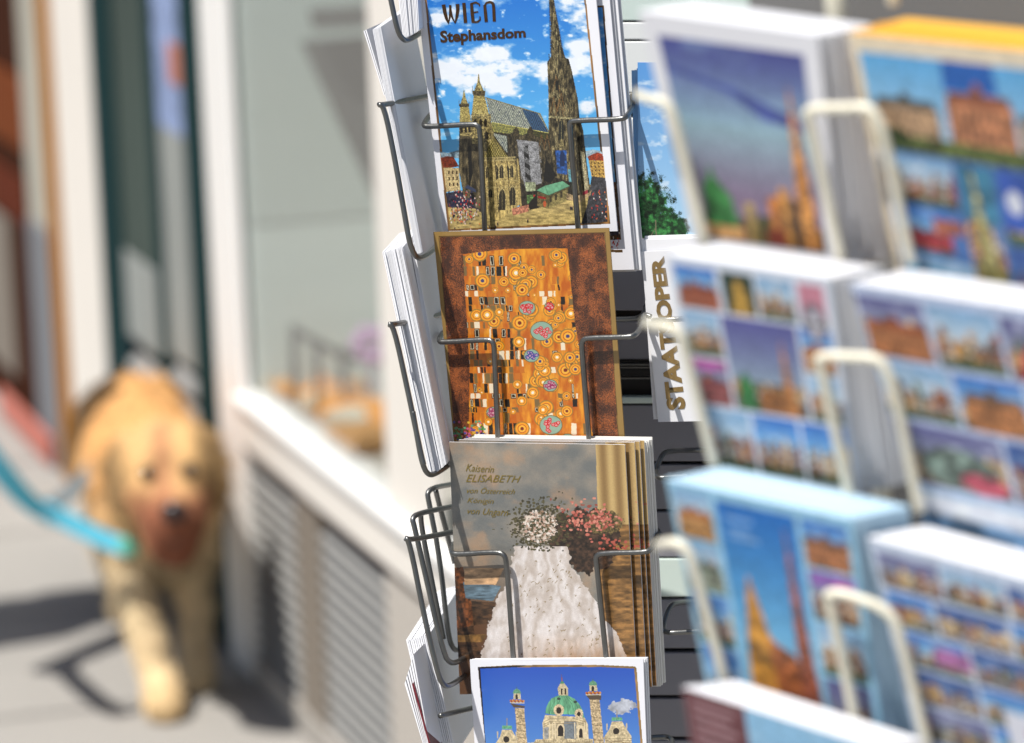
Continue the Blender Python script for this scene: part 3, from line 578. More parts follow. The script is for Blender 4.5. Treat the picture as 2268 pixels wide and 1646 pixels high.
def wireD(z, pts, ds, r=WR, name='wire_holder', m=WIRE, it=2):
    mb = MB(); mb.tube(smoothpath([P(*Z[z](*p), d) for p, d in zip(pts, ds)], it), r, 12); return mb.build(name, m, RK)
wireD(3, [(560, 625), (455, 648), (160, 705), (132, 700), (172, 712), (240, 1040), (320, 1500), (345, 1640), (390, 1735), (450, 1720), (540, 1640)], [2.60, 2.57, 2.48, 2.478, 2.48, 2.48, 2.48, 2.48, 2.49, 2.52, 2.6])
wireD(3, [(560, 570), (455, 598), (298, 640)], [2.64, 2.62, 2.60], WR*1.2)
wireD(3, [(205, -60), (222, 20), (262, 210), (300, 270), (345, 268), (425, 215)], [2.48, 2.48, 2.48, 2.485, 2.50, 2.56])
wireD(4, [(620, 625), (545, 648), (240, 712), (200, 708), (238, 728), (330, 1150), (415, 1560), (437, 1650)], [2.60, 2.57, 2.48, 2.478, 2.48, 2.48, 2.48, 2.48])
wireD(5, [(104, -60), (125, 60), (150, 200), (180, 268), (225, 262), (340, 180)], [2.48, 2.48, 2.48, 2.485, 2.50, 2.57])
wireD(4, [(560, 540), (460, 572)], [2.66, 2.64], WR*1.6)
wireD(5, [(380, 545), (305, 562), (90, 602), (62, 590), (88, 610), (160, 980), (232, 1290), (262, 1352), (300, 1352), (400, 1280)], [2.57, 2.54, 2.48, 2.478, 2.48, 2.48, 2.48, 2.485, 2.50, 2.56])
wireD(5, [(380, 412), (300, 430), (130, 465), (100, 490), (112, 530), (160, 740), (262, 1190), (300, 1240), (350, 1222), (400, 1190)], [2.60, 2.57, 2.52, 2.515, 2.515, 2.515, 2.515, 2.52, 2.53, 2.56])
wireD(5, [(145, 470), (150, 540), (200, 800), (262, 1110)], [2.54, 2.545, 2.545, 2.55])
wireD(5, [(370, 300), (300, 316), (215, 330), (178, 355), (186, 400), (245, 700), (285, 1090), (312, 1165), (345, 1168), (390, 1150)], [2.64, 2.62, 2.57, 2.565, 2.565, 2.565, 2.565, 2.57, 2.58, 2.6])
wireD(5, [(222, 345), (240, 420), (320, 720)], [2.58, 2.59, 2.6])
wireD(5, [(480, 1450), (415, 1466), (245, 1506)], [2.58, 2.56, 2.50])
# ---- right side hooks, cards and grey board
for z, pts in [(8, [(520, 35), (425, 36), (310, 40), (262, 55), (222, 160), (238, 190), (300, 185), (400, 180)]), (8, [(520, 866), (445, 870), (350, 876), (302, 890), (262, 1015), (285, 1042), (380, 1036), (520, 1028)]),
               (3, [(1880, 900), (1868, 960), (1850, 1005), (1885, 1028), (2000, 1020), (2140, 1012)]), (7, [(172, 470), (172, 490), (162, 530), (205, 548), (300, 542), (420, 536)])]:
    k = len(pts); wireD(z, pts, [2.60-(.10 if 1 < i*6/(k-1) else 0)*min(1, i/(k-1)*1.5) for i in range(k)])
wireD(7, [(-30, 541), (60, 540), (150, 534), (175, 480)], [2.55, 2.56, 2.57, 2.6])
NB = camdir(-.25, -.2, .95)
PB = Plane(P(1470, 800, 2.535), NB); PB2 = PB.shift(-.075)
card(PB, zq(6, [(129, 345), (470, 345), (490, 1316), (133, 1318)]), 'postcard of a green tree under blue sky beside the blurred rack', paint_treecard, 6, 180, 420, off=.014)
BLUE = mat('blue_card', (120, 170, 220), .4)
pile(PB, zq(6, [(104, 392), (440, 392), (460, 1300), (128, 1302)]), .012, .010, 6, 'pale blue pile of cards behind the tree postcard', m=BLUE, seed=9)
T = card(PB, zq(7, [(145, 165), (560, 150), (630, 1100), (243, 1108)]), 'white card lettered STAATSOPER in gold, standing below the tree postcard', paint_white, 7, 20, 30, off=.020)
text_mesh('STAATSOPER', PB, [Z[7](292, 1045), Z[7](200, 195), Z[7](275, 188), Z[7](398, 1035)], .0206, 'lettering', GOLD, T, bold=.05)
pile(PB, zq(7, [(158, 96), (540, 84), (622, 1085), (228, 1090)]), .018, .016, 7, 'pile of white cards behind the card lettered STAATSOPER', seed=10, jit=.0015)
BOARD = mat('grey_painted_metal', (132, 131, 138), .45, .0, var=.05, scale=5); WHITE = mat('white_painted_metal', (228, 230, 228), .5, var=.04); BLACK = mat('dark_gap', (34, 33, 36), .5); PALE = mat('pale_green_glass', (208, 222, 214), .25, var=.03)
BT = thing('display_board', 'grey slatted metal board behind the middle rack', 'board', (PB2.p.x, PB2.p.y, 0))
def slab(pl, q, off, t, name, m, parent, bevel=.0008):
    c3 = quad3(pl, q, off); mb = MB(); mb.hexa(c3, [p-pl.n*t for p in c3]); return mb.build(name, m, parent, bevel)
slab(PB2, [(1260, -80), (1760, -80), (1760, 1900), (1360, 1900)], -.012, .006, 'back_plate', BLACK, BT)
rows = [(-60, 46, PALE), (50, 88, WHITE), (92, 205, WHITE), (208, 240, WHITE), (262, 520, WHITE), (528, 596, BOARD), (600, 688, BOARD), (712, 796, BOARD), (880, 894, PALE), (898, 1022, BOARD), (1030, 1128, BOARD), (1134, 1234, BOARD), (1238, 1322, PALE), (1328, 1436, BOARD), (1446, 1540, BOARD), (1548, 1632, BOARD), (1640, 1760, BOARD)]
for a, b, m_ in rows: slab(PB2, [(1290, a), (1740, a), (1740, b), (1290, b)], -.001 if m_ is BOARD else .0, .008, 'slat', m_, BT)
for a in (806, 812, 836): slab(PB2, [(1290, a), (1740, a), (1740, a+4), (1290, a+4)], .002, .006, 'rail', WIRE, BT)

# ================================================================ right rack, close and blurred
NR = camdir(-.42, -.42, .80)
PR = Plane(P(1850, 560, 1.72), NR)
def U(f):                                         # painter in card units
    return f
def pcA(A):
    A.C[:] = (240, 240, 246); m_ = A.inside([(80, 130), (905, 130), (905, 1330), (80, 1330)]); A.grad(m_, (66, 72, 150), (150, 186, 205), 130, 620)
    A.grad(m_ & (A.Y > 620), (150, 186, 200), (132, 112, 140), 620, 1050); A.clouds(m_ & (A.Y < 520), .52, 260, .3, (140, 170, 205)); A.poly([(90, 330), (420, 420), (620, 560), (900, 600), (900, 560), (500, 400), (90, 290)], (70, 86, 160), .2, 90)
    A.put(m_ & (A.Y > 1180), A.tex((86, 60, 52), .6, 60)); spire(A, 790, 330, 1310, 70, 20, (206, 132, 60)); A.poly([(120, 1290), (150, 1010), (200, 950), (215, 860), (240, 950), (320, 1060), (350, 1290)], (54, 130, 62), .3, 50)
    for x, w_, y, c in [(110, 260, 1240, (206, 150, 90)), (400, 60, 1080, (180, 150, 80)), (470, 90, 1150, (96, 96, 50)), (560, 80, 1020, (186, 110, 44)), (640, 60, 960, (206, 140, 60)), (610, 40, 1100, (110, 70, 40)), (700, 60, 1020, (60, 46, 40)), (520, 120, 1220, (150, 60, 40))]: A.rect(x, y, x+w_, 1325, c, .35, 40)
def palace(A, x0, y0, x1, y1, wall, roof, seed=0):
    w_, h = x1-x0, y1-y0; A.rect(x0, y0+h*.35, x1, y1, wall, .3, 30); A.poly([(x0, y0+h*.35), (x0+w_*.06, y0+h*.18), (x1-w_*.06, y0+h*.18), (x1, y0+h*.35)], roof, .3, 20)
    A.poly([(x0+w_*.4, y0+h*.35), (x0+w_*.42, y0+h*.1), (x0+w_*.5, y0), (x0+w_*.58, y0+h*.1), (x0+w_*.6, y0+h*.35)], roof, .2, 20)
    for j in range(2):
        for i in range(8): A.rect(x0+w_*(.05+i*.12), y0+h*(.45+j*.27), x0+w_*(.05+i*.12)+w_*.045, y0+h*(.6+j*.27), (74, 60, 54))
def pcB(A):
    A.C[:] = (240, 222, 190); m_ = A.inside([(40, 90), (1000, 90), (1000, 1380), (40, 1380)]); A.put(m_, (64, 110, 178)); A.grad(m_ & (A.Y < 560), (86, 172, 232), (176, 206, 228), 90, 560)
    A.poly([(440, 90), (690, 90), (700, 240), (430, 240)], (28, 96, 186)); palace(A, 70, 270, 380, 520, (196, 156, 116), (84, 84, 78)); palace(A, 430, 180, 760, 520, (206, 132, 88), (150, 84, 60)); palace(A, 780, 260, 1120, 540, (206, 164, 110), (110, 100, 90))
    A.rect(40, 500, 1000, 590, (84, 98, 48), .6, 24); A.disc(150, 520, 70, 50, (60, 80, 36), .5, 20)
    for (x0, y0, x1, y1, k) in [(50, 610, 400, 860, 3), (50, 880, 330, 1110, 0), (50, 1130, 420, 1370, 3), (420, 610, 600, 1370, 2), (620, 610, 960, 980, 0), (620, 1000, 960, 1370, 2)]: town(A, x0, y0, x1, y1, k)
    A.rect(420, 610, 600, 900, (52, 116, 146), .3, 60); spire(A, 490, 640, 1360, 60, 24, (172, 162, 96)); A.rect(440, 1120, 600, 1370, (140, 130, 72), .5, 24); A.rect(620, 610, 960, 900, (46, 84, 176), .2, 60); A.disc(690, 760, 42, 60, (216, 220, 232)); spire(A, 800, 640, 980, 34, 10, (150, 100, 76))
    A.rect(70, 1000, 330, 1090, (170, 46, 54), .5, 24); A.rect(250, 920, 400, 990, (160, 84, 60), .5, 24); A.rect(60, 1200, 380, 1290, (84, 166, 200), .3, 30); A.rect(640, 1150, 900, 1260, (96, 70, 110), .4, 30)
def grid(A, rows_, bg=(222, 230, 244)):
    A.C[:] = bg
    for (x0, y0, x1, y1, k) in rows_: town(A, x0, y0, x1, y1, k)
def pcC(A):
    grid(A, [(30, 60, 290, 330, 0), (320, 60, 520, 330, 1), (540, 60, 760, 330, 3), (790, 60, 950, 330, 1), (30, 350, 250, 640, 3), (270, 350, 740, 960, 1), (760, 350, 960, 640, 0), (30, 660, 250, 960, 1), (760, 660, 960, 960, 3), (30, 980, 330, 1380, 3), (350, 980, 650, 1380, 0), (670, 980, 960, 1380, 0)])
    palace(A, 40, 150, 285, 325, (176, 90, 60), (130, 56, 40)); A.rect(320, 60, 520, 330, (22, 56, 44)); A.poly([(350, 330), (380, 200), (400, 110), (440, 110), (470, 200), (490, 330)], (196, 150, 56), .4, 30)
    A.rect(790, 60, 950, 330, (206, 130, 150)); A.disc(870, 300, 75, 120, (130, 120, 130), .2, 20); A.disc(870, 310, 48, 80, (190, 186, 200)); A.rect(790, 305, 950, 330, (80, 90, 70))
    A.grad(A.inside([(270, 350), (740, 350), (740, 760), (270, 760)]), (84, 84, 156), (140, 160, 180), 350, 760); spire(A, 630, 470, 955, 45, 10, (186, 116, 56)); A.poly([(300, 950), (320, 760), (360, 700), (400, 780), (420, 950)], (50, 130, 64), .3, 30); A.rect(440, 800, 600, 955, (150, 92, 44), .5, 30); A.rect(30, 660, 250, 730, (190, 90, 170), .3, 40); palace(A, 40, 760, 245, 950, (160, 84, 84), (110, 50, 56)); palace(A, 770, 430, 955, 630, (200, 130, 70), (160, 90, 50))
def pcD(A):
    grid(A, [(10, 60, 270, 400, 1), (290, 60, 560, 400, 3), (580, 60, 900, 400, 1), (920, 60, 1000, 400, 0), (10, 430, 300, 740, 3), (320, 430, 600, 740, 0), (620, 430, 900, 740, 3), (920, 430, 1000, 740, 1), (10, 770, 440, 1120, 1), (460, 770, 1000, 1120, 2), (10, 1150, 1000, 1250, 3)], (190, 205, 235))
    palace(A, 15, 150, 265, 390, (190, 116, 66), (150, 70, 40)); A.poly([(600, 390), (640, 260), (720, 120), (760, 120), (830, 260), (880, 390)], (186, 56, 62), .4, 40); A.disc(735, 230, 45, 100, (210, 180, 120), .3, 20)
    palace(A, 340, 480, 590, 735, (200, 126, 70), (110, 84, 66)); A.disc(240, 1000, 160, 120, (110, 130, 120), .5, 40); A.disc(740, 960, 240, 120, (86, 60, 80), .5, 40); A.disc(330, 1060, 100, 60, (196, 80, 100), .3, 30); A.rect(0, 1180, 1000, 1290, (232, 238, 250), .1, 60); A.rect(0, 1290, 1000, 1400, (110, 150, 190), .5, 60)
def pcE(A):
    grid(A, [(20, 40, 220, 330, 3), (20, 350, 220, 640, 3), (250, 60, 680, 1260, 0), (710, 60, 960, 330, 0), (710, 350, 960, 640, 1), (20, 660, 220, 960, 0), (20, 980, 220, 1380, 0), (710, 660, 960, 960, 3), (710, 980, 960, 1380, 1)], (150, 205, 235))
    mk = A.inside([(250, 60), (680, 60), (680, 1260), (250, 1260)]); A.grad(mk, (18, 108, 200), (110, 185, 225), 60, 900); A.poly([(270, 1260), (290, 900), (340, 560), (360, 470), (380, 560), (430, 820), (520, 930), (600, 1260)], (206, 140, 46), .5, 70)
    A.poly([(420, 840), (560, 900), (640, 1260), (430, 1260)], (170, 92, 44), .5, 40); spire(A, 610, 150, 1260, 62, 10, (150, 78, 52)); A.rect(250, 1180, 690, 1300, (184, 90, 66), .5, 60); A.rect(250, 1290, 690, 1400, (196, 60, 44), .4, 60)
    for x, y, w_ in [(290, 140, 150), (300, 210, 120), (300, 250, 160)]: A.rect(x, y, x+w_, y+22, (120, 170, 225))
    palace(A, 30, 120, 215, 325, (206, 146, 80), (176, 100, 50)); palace(A, 720, 120, 950, 325, (186, 116, 70), (120, 84, 66)); A.rect(710, 350, 960, 430, (150, 100, 190), .2, 30); A.disc(900, 420, 60, 30, (220, 100, 180)); palace(A, 30, 440, 215, 630, (150, 160, 140), (90, 110, 96))
def pcF(A):
    A.C[:] = (200, 214, 236); rs = np.random.RandomState(4)
    for j in range(6):
        x = 25
        while x < 980: w_ = rs.randint(130, 330); town(A, x, 60+j*222+rs.randint(10), x+w_, 265+j*222, rs.randint(4)); x += w_+16
    A.rect(420, 830, 1000, 1060, (226, 228, 240)); A.disc(560, 930, 60, 50, (214, 150, 160)); A.poly([(180, 560), (330, 560), (330, 660), (180, 660)], (180, 110, 170), .3, 30)
    for i in range(6): A.rect(660+i*50, 930, 695+i*50, 955, (150, 150, 170))
def pcG(A):
    A.C[:] = (112, 60, 66); A.rect(330, 0, 1000, 1400, (140, 196, 235)); A.clouds(A.inside([(330, 0), (1000, 0), (1000, 1400), (330, 1400)]), .5, 120, .3, (170, 212, 240))
    for j in range(5): A.rect(40, 90+j*80, 270-30*(j % 2), 120+j*80, (180, 140, 146))
    A.poly([(560, 400), (600, 180), (640, 400)], (90, 130, 190))
ORANGE = mat('orange_card_edge', (250, 190, 70), .5, var=.05); SKYEDGE = mat('pale_blue_card_edge', (196, 226, 246), .5); RED = mat('dark_red_card_edge', (150, 70, 76), .5)
def rcard(row, q, label, f, thick, pl_m, plabel, n=10, seed=1):
    pl = PR.shift(.032*row); card(pl, q, label, muted(f), 'uv', 200, 280, MATTE, t=.0008, edge=pl_m, group='blurred postcards in the near rack')
    pile(pl, [(x+.5, y) for x, y in q], -.0012, thick, n*2, plabel, jit=.0004, fan=(.020, 0), m=pl_m, seed=seed, group='piles of cards in the near rack')
rcard(-1, [(1415, 24), (1812, 78), (1866, 592), (1541, 545)], 'white bordered blurred postcard of evening towers, top left of the near rack', pcA, .019, PAPER, 'white pile behind the evening towers postcard', seed=21)
rcard(-1, [(1877, 72), (2330, 118), (2436, 770), (1998, 655)], 'blurred collage postcard with orange edges at the top right', pcB, .024, ORANGE, 'orange topped pile behind the top right collage postcard', seed=22)
rcard(0, [(1475, 562), (1837, 616), (1906, 1092), (1574, 1036)], 'blurred collage postcard of small city views, middle left of the near rack', pcC, .019, PAPER, 'white pile behind the middle left collage postcard', seed=23)
rcard(0, [(1883, 626), (2441, 712), (2585, 1300), (2046, 1165)], 'blurred collage postcard with a red building, middle right of the near rack', pcD, .022, PAPER, 'white pile behind the collage postcard with the red building', seed=24)
rcard(1, [(1478, 1062), (1888, 1150), (1966, 1690), (1578, 1570)], 'blurred collage with a large blue cathedral view, lower left of the near rack', pcE, .022, SKYEDGE, 'pale blue pile behind the blue cathedral collage', seed=25)
rcard(1, [(1921, 1190), (2450, 1330), (2600, 1890), (2050, 1720)], 'blurred postcard of very many tiny views, lower right of the near rack', pcF, .022, PAPER, 'white pile behind the postcard of tiny views', seed=26)
rcard(2, [(1512, 1522), (1930, 1655), (1990, 2050), (1570, 1900)], 'dark red and pale blue card at the bottom of the near rack', pcG, .018, PAPER, 'pile behind the dark red and pale blue card', seed=27)
RR = thing('postcard_rack', 'near blurred postcard rack with cream coated wires at the right', 'rack', (PR.p.x, PR.p.y, 0))
CW = .0025
def cw(row, z, pts, offs): wire(PR.shift(.032*row), z, pts, offs, RR, CW, CREAM, 'wire_holder', 12, 2)
a_ = [-.012, .006, .009, .009, .009, .009]
cw(-1, 6, [(130, 520), (180, 548), (240, 550), (300, 590), (335, 660), (510, 1370)], a_)
cw(-1, 6, [(1260, 1460), (1085, 680), (1060, 615), (1150, 598), (1270, 600), (1385, 592), (1445, 630), (1500, 760), (1640, 1450)], [.009]*9)
cw(0, 7, [(180, 560), (230, 572), (300, 578), (355, 610), (385, 680), (560, 1370)], a_)
cw(0, 7, [(1320, 1600), (1150, 820), (1120, 755), (1200, 742), (1320, 750), (1440, 752), (1500, 800), (1560, 960), (1690, 1600)], [.009]*9)
cw(1, 8, [(240, 560), (290, 545), (350, 545), (405, 590), (440, 680), (610, 1310)], a_)
cw(1, 8, [(1350, 1640), (1190, 880), (1165, 825), (1250, 822), (1330, 850), (1440, 885), (1530, 950), (1570, 1040), (1730, 1700)], [.009]*9)
cw(-2, 6, [(1540, -260), (1540, -60), (1545, 20)], [.009]*3)
cw(-2, 6, [(160, -260), (170, -100)], [.009]*2)
# frame and back grid of the near rack
PRB = PR.shift(-.055-.03)
CREAMP = mat('cream_painted_metal', (150, 148, 146), .5, var=.05)
slab(PRB, [(1640, -160), (2500, -120), (2700, 1950), (1850, 1950)], -.02, .004, 'back_plate', CREAMP, RR)
for x in (1870, 2330):
    wire(PRB, 0, [(x-40, -200), (x+60, 800), (x+160, 2000)], 0, RR, .005, CREAM, 'upright', 10, 1)
# ================================================================ street, shop front, dog
VX, VY = -1584, -907
dv = ray(VX, VY); dv.z = 0; dv.normalize()         # direction the street runs
GP = Plane(Vector((0, 0, 0)), Vector((0, 0, 1)))
base = GP.hit(616, 1562)
nf = Vector((0, 0, 1)).cross(dv).normalized()
if nf.x > 0: nf = -nf                              # faces the pavement
FA = Plane(base, nf)
def fq(x0, y0, x1, y1): return [(x0, y0), (x1, y0), (x1, y1), (x0, y1)]
up = Vector((0, 0, 1))
def s_of(x, y, pl=FA): return (pl.hit(x, y)-base).dot(dv)
def z_of(x, y): return FA.hit(x, y).z
def fbox(s0, s1, z0, z1, o0, o1, name, m, parent, bevel=.004):   # box on the facade: along street, heights, offsets towards the pavement
    c = base+dv*s0+nf*o0; c = Vector((c.x, c.y, z0)); mb = MB()
    mb.box(c, dv*(s1-s0), up*(z1-z0), nf*(o1-o0)); return mb.build(name, m, parent, bevel)
def fpt(s, z, o=0): p = base+dv*s+nf*o; return Vector((p.x, p.y, z))
PAVE = mat('pavement_stone', (160, 156, 150), .85, var=.10, scale=3, bump=.3, bscale=90)
g = MB(); g.add([(-60, -5, 0), (60, -5, 0), (60, 90, 0), (-60, 90, 0)], [(0, 1, 2, 3)]); o = g.build('pavement', PAVE); tag(o, kind='structure')
JO = mat('paving_joint', (132, 128, 124), .9)
g = MB()
for k in range(-2, 12):
    a = base+nf*.02+dv*(k*.62-3); d2 = dv*.008; b = a+nf*3.2; g.add([(p.x, p.y, .004) for p in (a, a+d2, b+d2, b)], [(0, 1, 2, 3)])
o = g.build('paving_joints', JO); tag(o, kind='structure')
CRM = mat('cream_painted_stone', (236, 229, 219), .7, var=.06, scale=3); BEI = mat('beige_painted_wall', (186, 178, 168), .75, var=.08, scale=2, bump=.15); STONE = mat('grey_plinth', (166, 160, 152), .8, var=.10, scale=3, bump=.2)
WHT = mat('white_window_paint', (246, 244, 240), .4, var=.03, scale=3); TEAL = mat('dark_teal_paint', (20, 50, 52), .8, spec=.08, var=.10, scale=4); OCH = mat('ochre_paint', (160, 102, 10), .8, spec=.08, var=.1)
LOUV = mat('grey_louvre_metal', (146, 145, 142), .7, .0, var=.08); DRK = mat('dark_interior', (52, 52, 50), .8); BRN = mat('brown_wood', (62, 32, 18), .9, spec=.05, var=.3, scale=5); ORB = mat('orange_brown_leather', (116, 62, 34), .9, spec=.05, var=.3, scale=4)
GREY = mat('blue_grey_panel', (124, 126, 130), .9, spec=.1, var=.06); TAUPE = mat('taupe_metal', (128, 118, 106), .8, var=.08)
INT = mat('pale_green_display_wall', (226, 238, 232), .7, var=.05, scale=1.5); SHD = mat('shadow_panel_grey', (92, 94, 92), .7, var=.05)  # last one: grey of the window's shadow panel and the bar over it
def glass(name, tint=(.97, .985, .98), refl=.12):
    M = bpy.data.materials.new(name); M.use_nodes = True; n = M.node_tree.nodes; L = M.node_tree.links; n.remove(n['Principled BSDF'])
    t = n.new('ShaderNodeBsdfTransparent'); t.inputs[0].default_value = (*tint, 1); g_ = n.new('ShaderNodeBsdfGlossy'); g_.inputs['Roughness'].default_value = .03
    fr = n.new('ShaderNodeFresnel'); fr.inputs[0].default_value = 1.5; mx = n.new('ShaderNodeMixShader'); k_ = n.new('ShaderNodeMath'); k_.operation = 'MULTIPLY'; k_.inputs[1].default_value = .3; L.new(fr.outputs[0], k_.inputs[0]); L.new(k_.outputs[0], mx.inputs[0]); L.new(t.outputs[0], mx.inputs[1]); L.new(g_.outputs[0], mx.inputs[2]); L.new(mx.outputs[0], n['Material Output'].inputs[0]); return M
GL = glass('window_glass')
SP0, SP1 = s_of(457, 300), s_of(515, 300)          # white pillar left of the window
SR0, SR1 = s_of(832, 400), s_of(940, 400)
SEND = s_of(1500, 400)
zs = z_of(700, 990); zb = z_of(552, 985)
print('facade', [round(x, 2) for x in (SP0, SP1, SR0, SR1, SEND, zs, zb, base.x, base.y)])
FLR = mat('display_floor_beige', (196, 188, 178), .8, var=.1)
SH = thing('shop_window', 'shop window with white frame, beige stone sill and grey louvres below', 'shop window', fpt(SP1, 0))
ZT = 3.4
zsill = zs
fbox(SP0, SP1, 0.0, ZT, -.010, .004, 'pillar', WHT, SH)
fbox(SR1, SR0, zsill, ZT, -.010, .003, 'window_post', CRM, SH)
fbox(SEND, SR1-.9, zsill, ZT, -.010, .003, 'window_post', CRM, SH)
fbox(SEND, SP1, zsill-.016, zsill+.0, -.03, .024, 'sill', WHT, SH)
fbox(SEND, SP1, zb, zsill-.018, -.03, .014, 'sill_board', CRM, SH)
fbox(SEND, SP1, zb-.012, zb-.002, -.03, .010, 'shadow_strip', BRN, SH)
fbox(SEND, SP1, 0, .05, -.03, .008, 'plinth', STONE, SH)
fbox(SEND, SP1, .05, zb-.014, -.10, -.04, 'recess', DRK, SH)
sl0, sl1 = s_of(556, 1200), s_of(668, 1300); sm0, sm1 = s_of(716, 1350), s_of(868, 1450)
fbox(sl0, SP1, .05, zb-.014, -.035, .004, 'wall_panel', BEI, SH)
fbox(sm0, sl1, .05, zb-.014, -.035, .006, 'post', TAUPE, SH); fbox(SEND, sm1, .05, zb-.014, -.035, .006, 'wall_panel', BEI, SH)
for (a, b) in ((sl1, sl0), (sm1, sm0)):
    lv = MB(); z = .06
    while z < zb-.04:
        p0 = fpt(a, z, .002); p1 = fpt(b, z, .002); q0 = fpt(a, z+.009, -.020); q1 = fpt(b, z+.009, -.020); t = up*.003
        lv.hexa([p0, p1, q1, q0], [p0+t, p1+t, q1+t, q0+t]); z += .024
    lv.build('louvre', LOUV, SH)
gm = MB(); gm.hexa([fpt(SR0, zsill, -.012), fpt(SP1, zsill, -.012), fpt(SP1, ZT, -.012), fpt(SR0, ZT, -.012)], [fpt(SR0, zsill, -.018), fpt(SP1, zsill, -.018), fpt(SP1, ZT, -.018), fpt(SR0, ZT, -.018)]); gm.build('pane', GL, SH)
fbox(SR0-1.5, SP1+.05, zsill-.06, zsill-.02, -1.3, -.04, 'display_floor', FLR, SH)
fbox(SR0-1.5, SP1+.05, zsill-.02, ZT, -1.34, -1.3, 'display_wall', INT, SH)
DKI = mat('shaded_upper_wall', (208, 220, 214), .7, var=.05, scale=1.5); ws = Plane(fpt(SP1+.002, 0), -dv).hit(700, 488).z  # upper side wall coloured darker to stand for shade
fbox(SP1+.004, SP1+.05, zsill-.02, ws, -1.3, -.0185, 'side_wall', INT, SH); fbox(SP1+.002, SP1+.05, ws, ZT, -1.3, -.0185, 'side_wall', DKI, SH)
fbox(SR0-1.5, SP1+.05, 2.6, 2.65, -1.3, -.035, 'display_ceiling', INT, SH)
SPL = Plane(fpt(SP1-.25, 0), -dv)
mb = MB(); q = [(668, 92), (940, 70), (940, 620), (832, 440)]; a = [SPL.hit(x, y) for x, y in q]; mb.hexa(a, [p+dv*.01 for p in a]); mb.build('shadow_panel', SHD, SH)  # dark sheet added as the slanting shadow inside the window
q = [(690, 22), (940, 5), (940, 55), (700, 66)]; mb = MB(); a = [SPL.hit(x, y, .03) for x, y in q]; mb.hexa(a, [p+dv*.02 for p in a]); mb.build('shadow_panel_bar', SHD, SH)  # grey bar above the shadow sheet
TAN = mat('woven_tan', (214, 160, 104), .7, var=.35, scale=14); ORG = mat('orange_cloth', (236, 158, 80), .7, var=.25, scale=9); TEALC = mat('pale_ware', (206, 210, 200), .7); LIL = mat('lilac_paper', (206, 160, 206), .7); BLK = mat('black_wire', (60, 60, 60), .5)
def heap(x, y, r, m, label, name='basket', cat='basket', sc=(1.3, 1, .5), lift=0):
    p = HP.hit(x, y); mb = MB(); rd = random.Random(int(x))
    for k in range(9): mb.ball(p+Vector((rd.uniform(-1, 1)*r, rd.uniform(-.5, .5)*r, r*.35+rd.uniform(0, .6)*r)), r*rd.uniform(.35, .6), 2, sc)
    o = mb.build(name, m); return tag(o, label, cat, 'goods in the shop window')
HP = Plane(Vector((0, 0, zsill-.02)), up)
goods = [(640, 850, 0), (680, 842, 1), (705, 860, 0), (735, 872, 1), (660, 880, 0), (700, 895, 1), (760, 890, 0), (790, 905, 1), (745, 915, 0), (780, 935, 1), (815, 940, 1), (840, 925, 0), (820, 965, 1), (800, 985, 0), (848, 975, 1), (830, 1010, 0), (720, 925, 2), (765, 960, 2)]
goods.sort(); ORD = 'leftmost,second,third,fourth,fifth,sixth,seventh,eighth,ninth,tenth,eleventh,twelfth,thirteenth,fourteenth,fifteenth,sixteenth,seventeenth,rightmost'.split(',')
for i, (x, y, k) in enumerate(goods):
    p = HP.hit(x, y); mb = MB(); a = i*1.3; pts = [p+Vector((math.cos(a)*t*.05-math.sin(a)*.02*math.cos(t*1.5), math.sin(a)*t*.05+math.cos(a)*.02*math.cos(t*1.5), .018)) for t in np.linspace(-1, 1, 9)]
    mb.tube(pts, [.006+.016*math.sin(math.pi*(j+.5)/9) for j in range(9)], 10)
    o = mb.build('bread_roll', [TAN, ORG, TEALC][k]); tag(o, f'{ORD[i]} of the curved {["tan", "orange", "pale"][k]} and other items in the shop display, counted from the left', 'pastry', 'items laid out in the shop window')
SQ = Plane(fpt(SP1-.2, 0, -.2), -dv); mb = MB(); p = SQ.hit(822, 765)
for k in range(6): mb.ball(p+Vector((.02*math.cos(k), 0, .02*math.sin(k))), .014, 2)
mb.tube([p, SQ.hit(828, 900)], .003); tag(mb.build('paper_flower', LIL), 'lilac paper flower in the shop display', 'flower', 'goods in the shop window')
mb = MB()
for pts in ([(650, 720), (655, 900)], [(650, 730), (760, 790), (850, 800)], [(700, 750), (705, 900)], [(760, 770), (765, 920)]): mb.tube([SQ.hit(x, y) for x, y in pts], .006)
tag(mb.build('display_stand', BLK), 'black wire stand in the shop display', 'stand')
# ---- next shop to the left: teal doors
def band(x0, x1, ya=300): return s_of(x1, ya), s_of(x0, ya)
D = thing('shop_door', 'dark teal painted double door with glass and grey louvres', 'door', fpt(s_of(330, 300), 0))
s0, s1 = band(208, 456); 
fbox(s0, s1, 0, ZT, -.08, -.05, 'back_panel', DRK, D)
for x0, x1, oo in ((208, 252, .0), (326, 343, -.02), (405, 457, .0)):
    a, b = band(x0, x1); fbox(a, b, 0, ZT, -.008, oo*.1, 'door_frame', TEAL, D)
a, b = band(252, 326); mid = z_of(280, 560)
GGR = mat('olive_grey_glass', (62, 76, 70), .6, var=.35, scale=2.5, spec=.15); BLU = mat('blue_patterned_cloth', (140, 158, 198), .8, var=.9, scale=30); LGR = mat('light_grey_curtain', (148, 152, 148), .8, var=.15, scale=4)
fbox(a, b, mid, ZT, -.012, -.006, 'pane', GGR, D); fbox(a, b, mid-.16, mid, -.012, -.0055, 'lower_panel', LGR, D)
a2, b2 = band(343, 405); m2 = z_of(365, 290)
fbox(a2, b2, m2, ZT, -.012, -.006, 'patterned_curtain', BLU, D); fbox(a2, b2, m2-.40, m2, -.012, -.0065, 'plain_curtain', LGR, D)
ORP = mat('salmon_cloth', (190, 120, 100), .8)
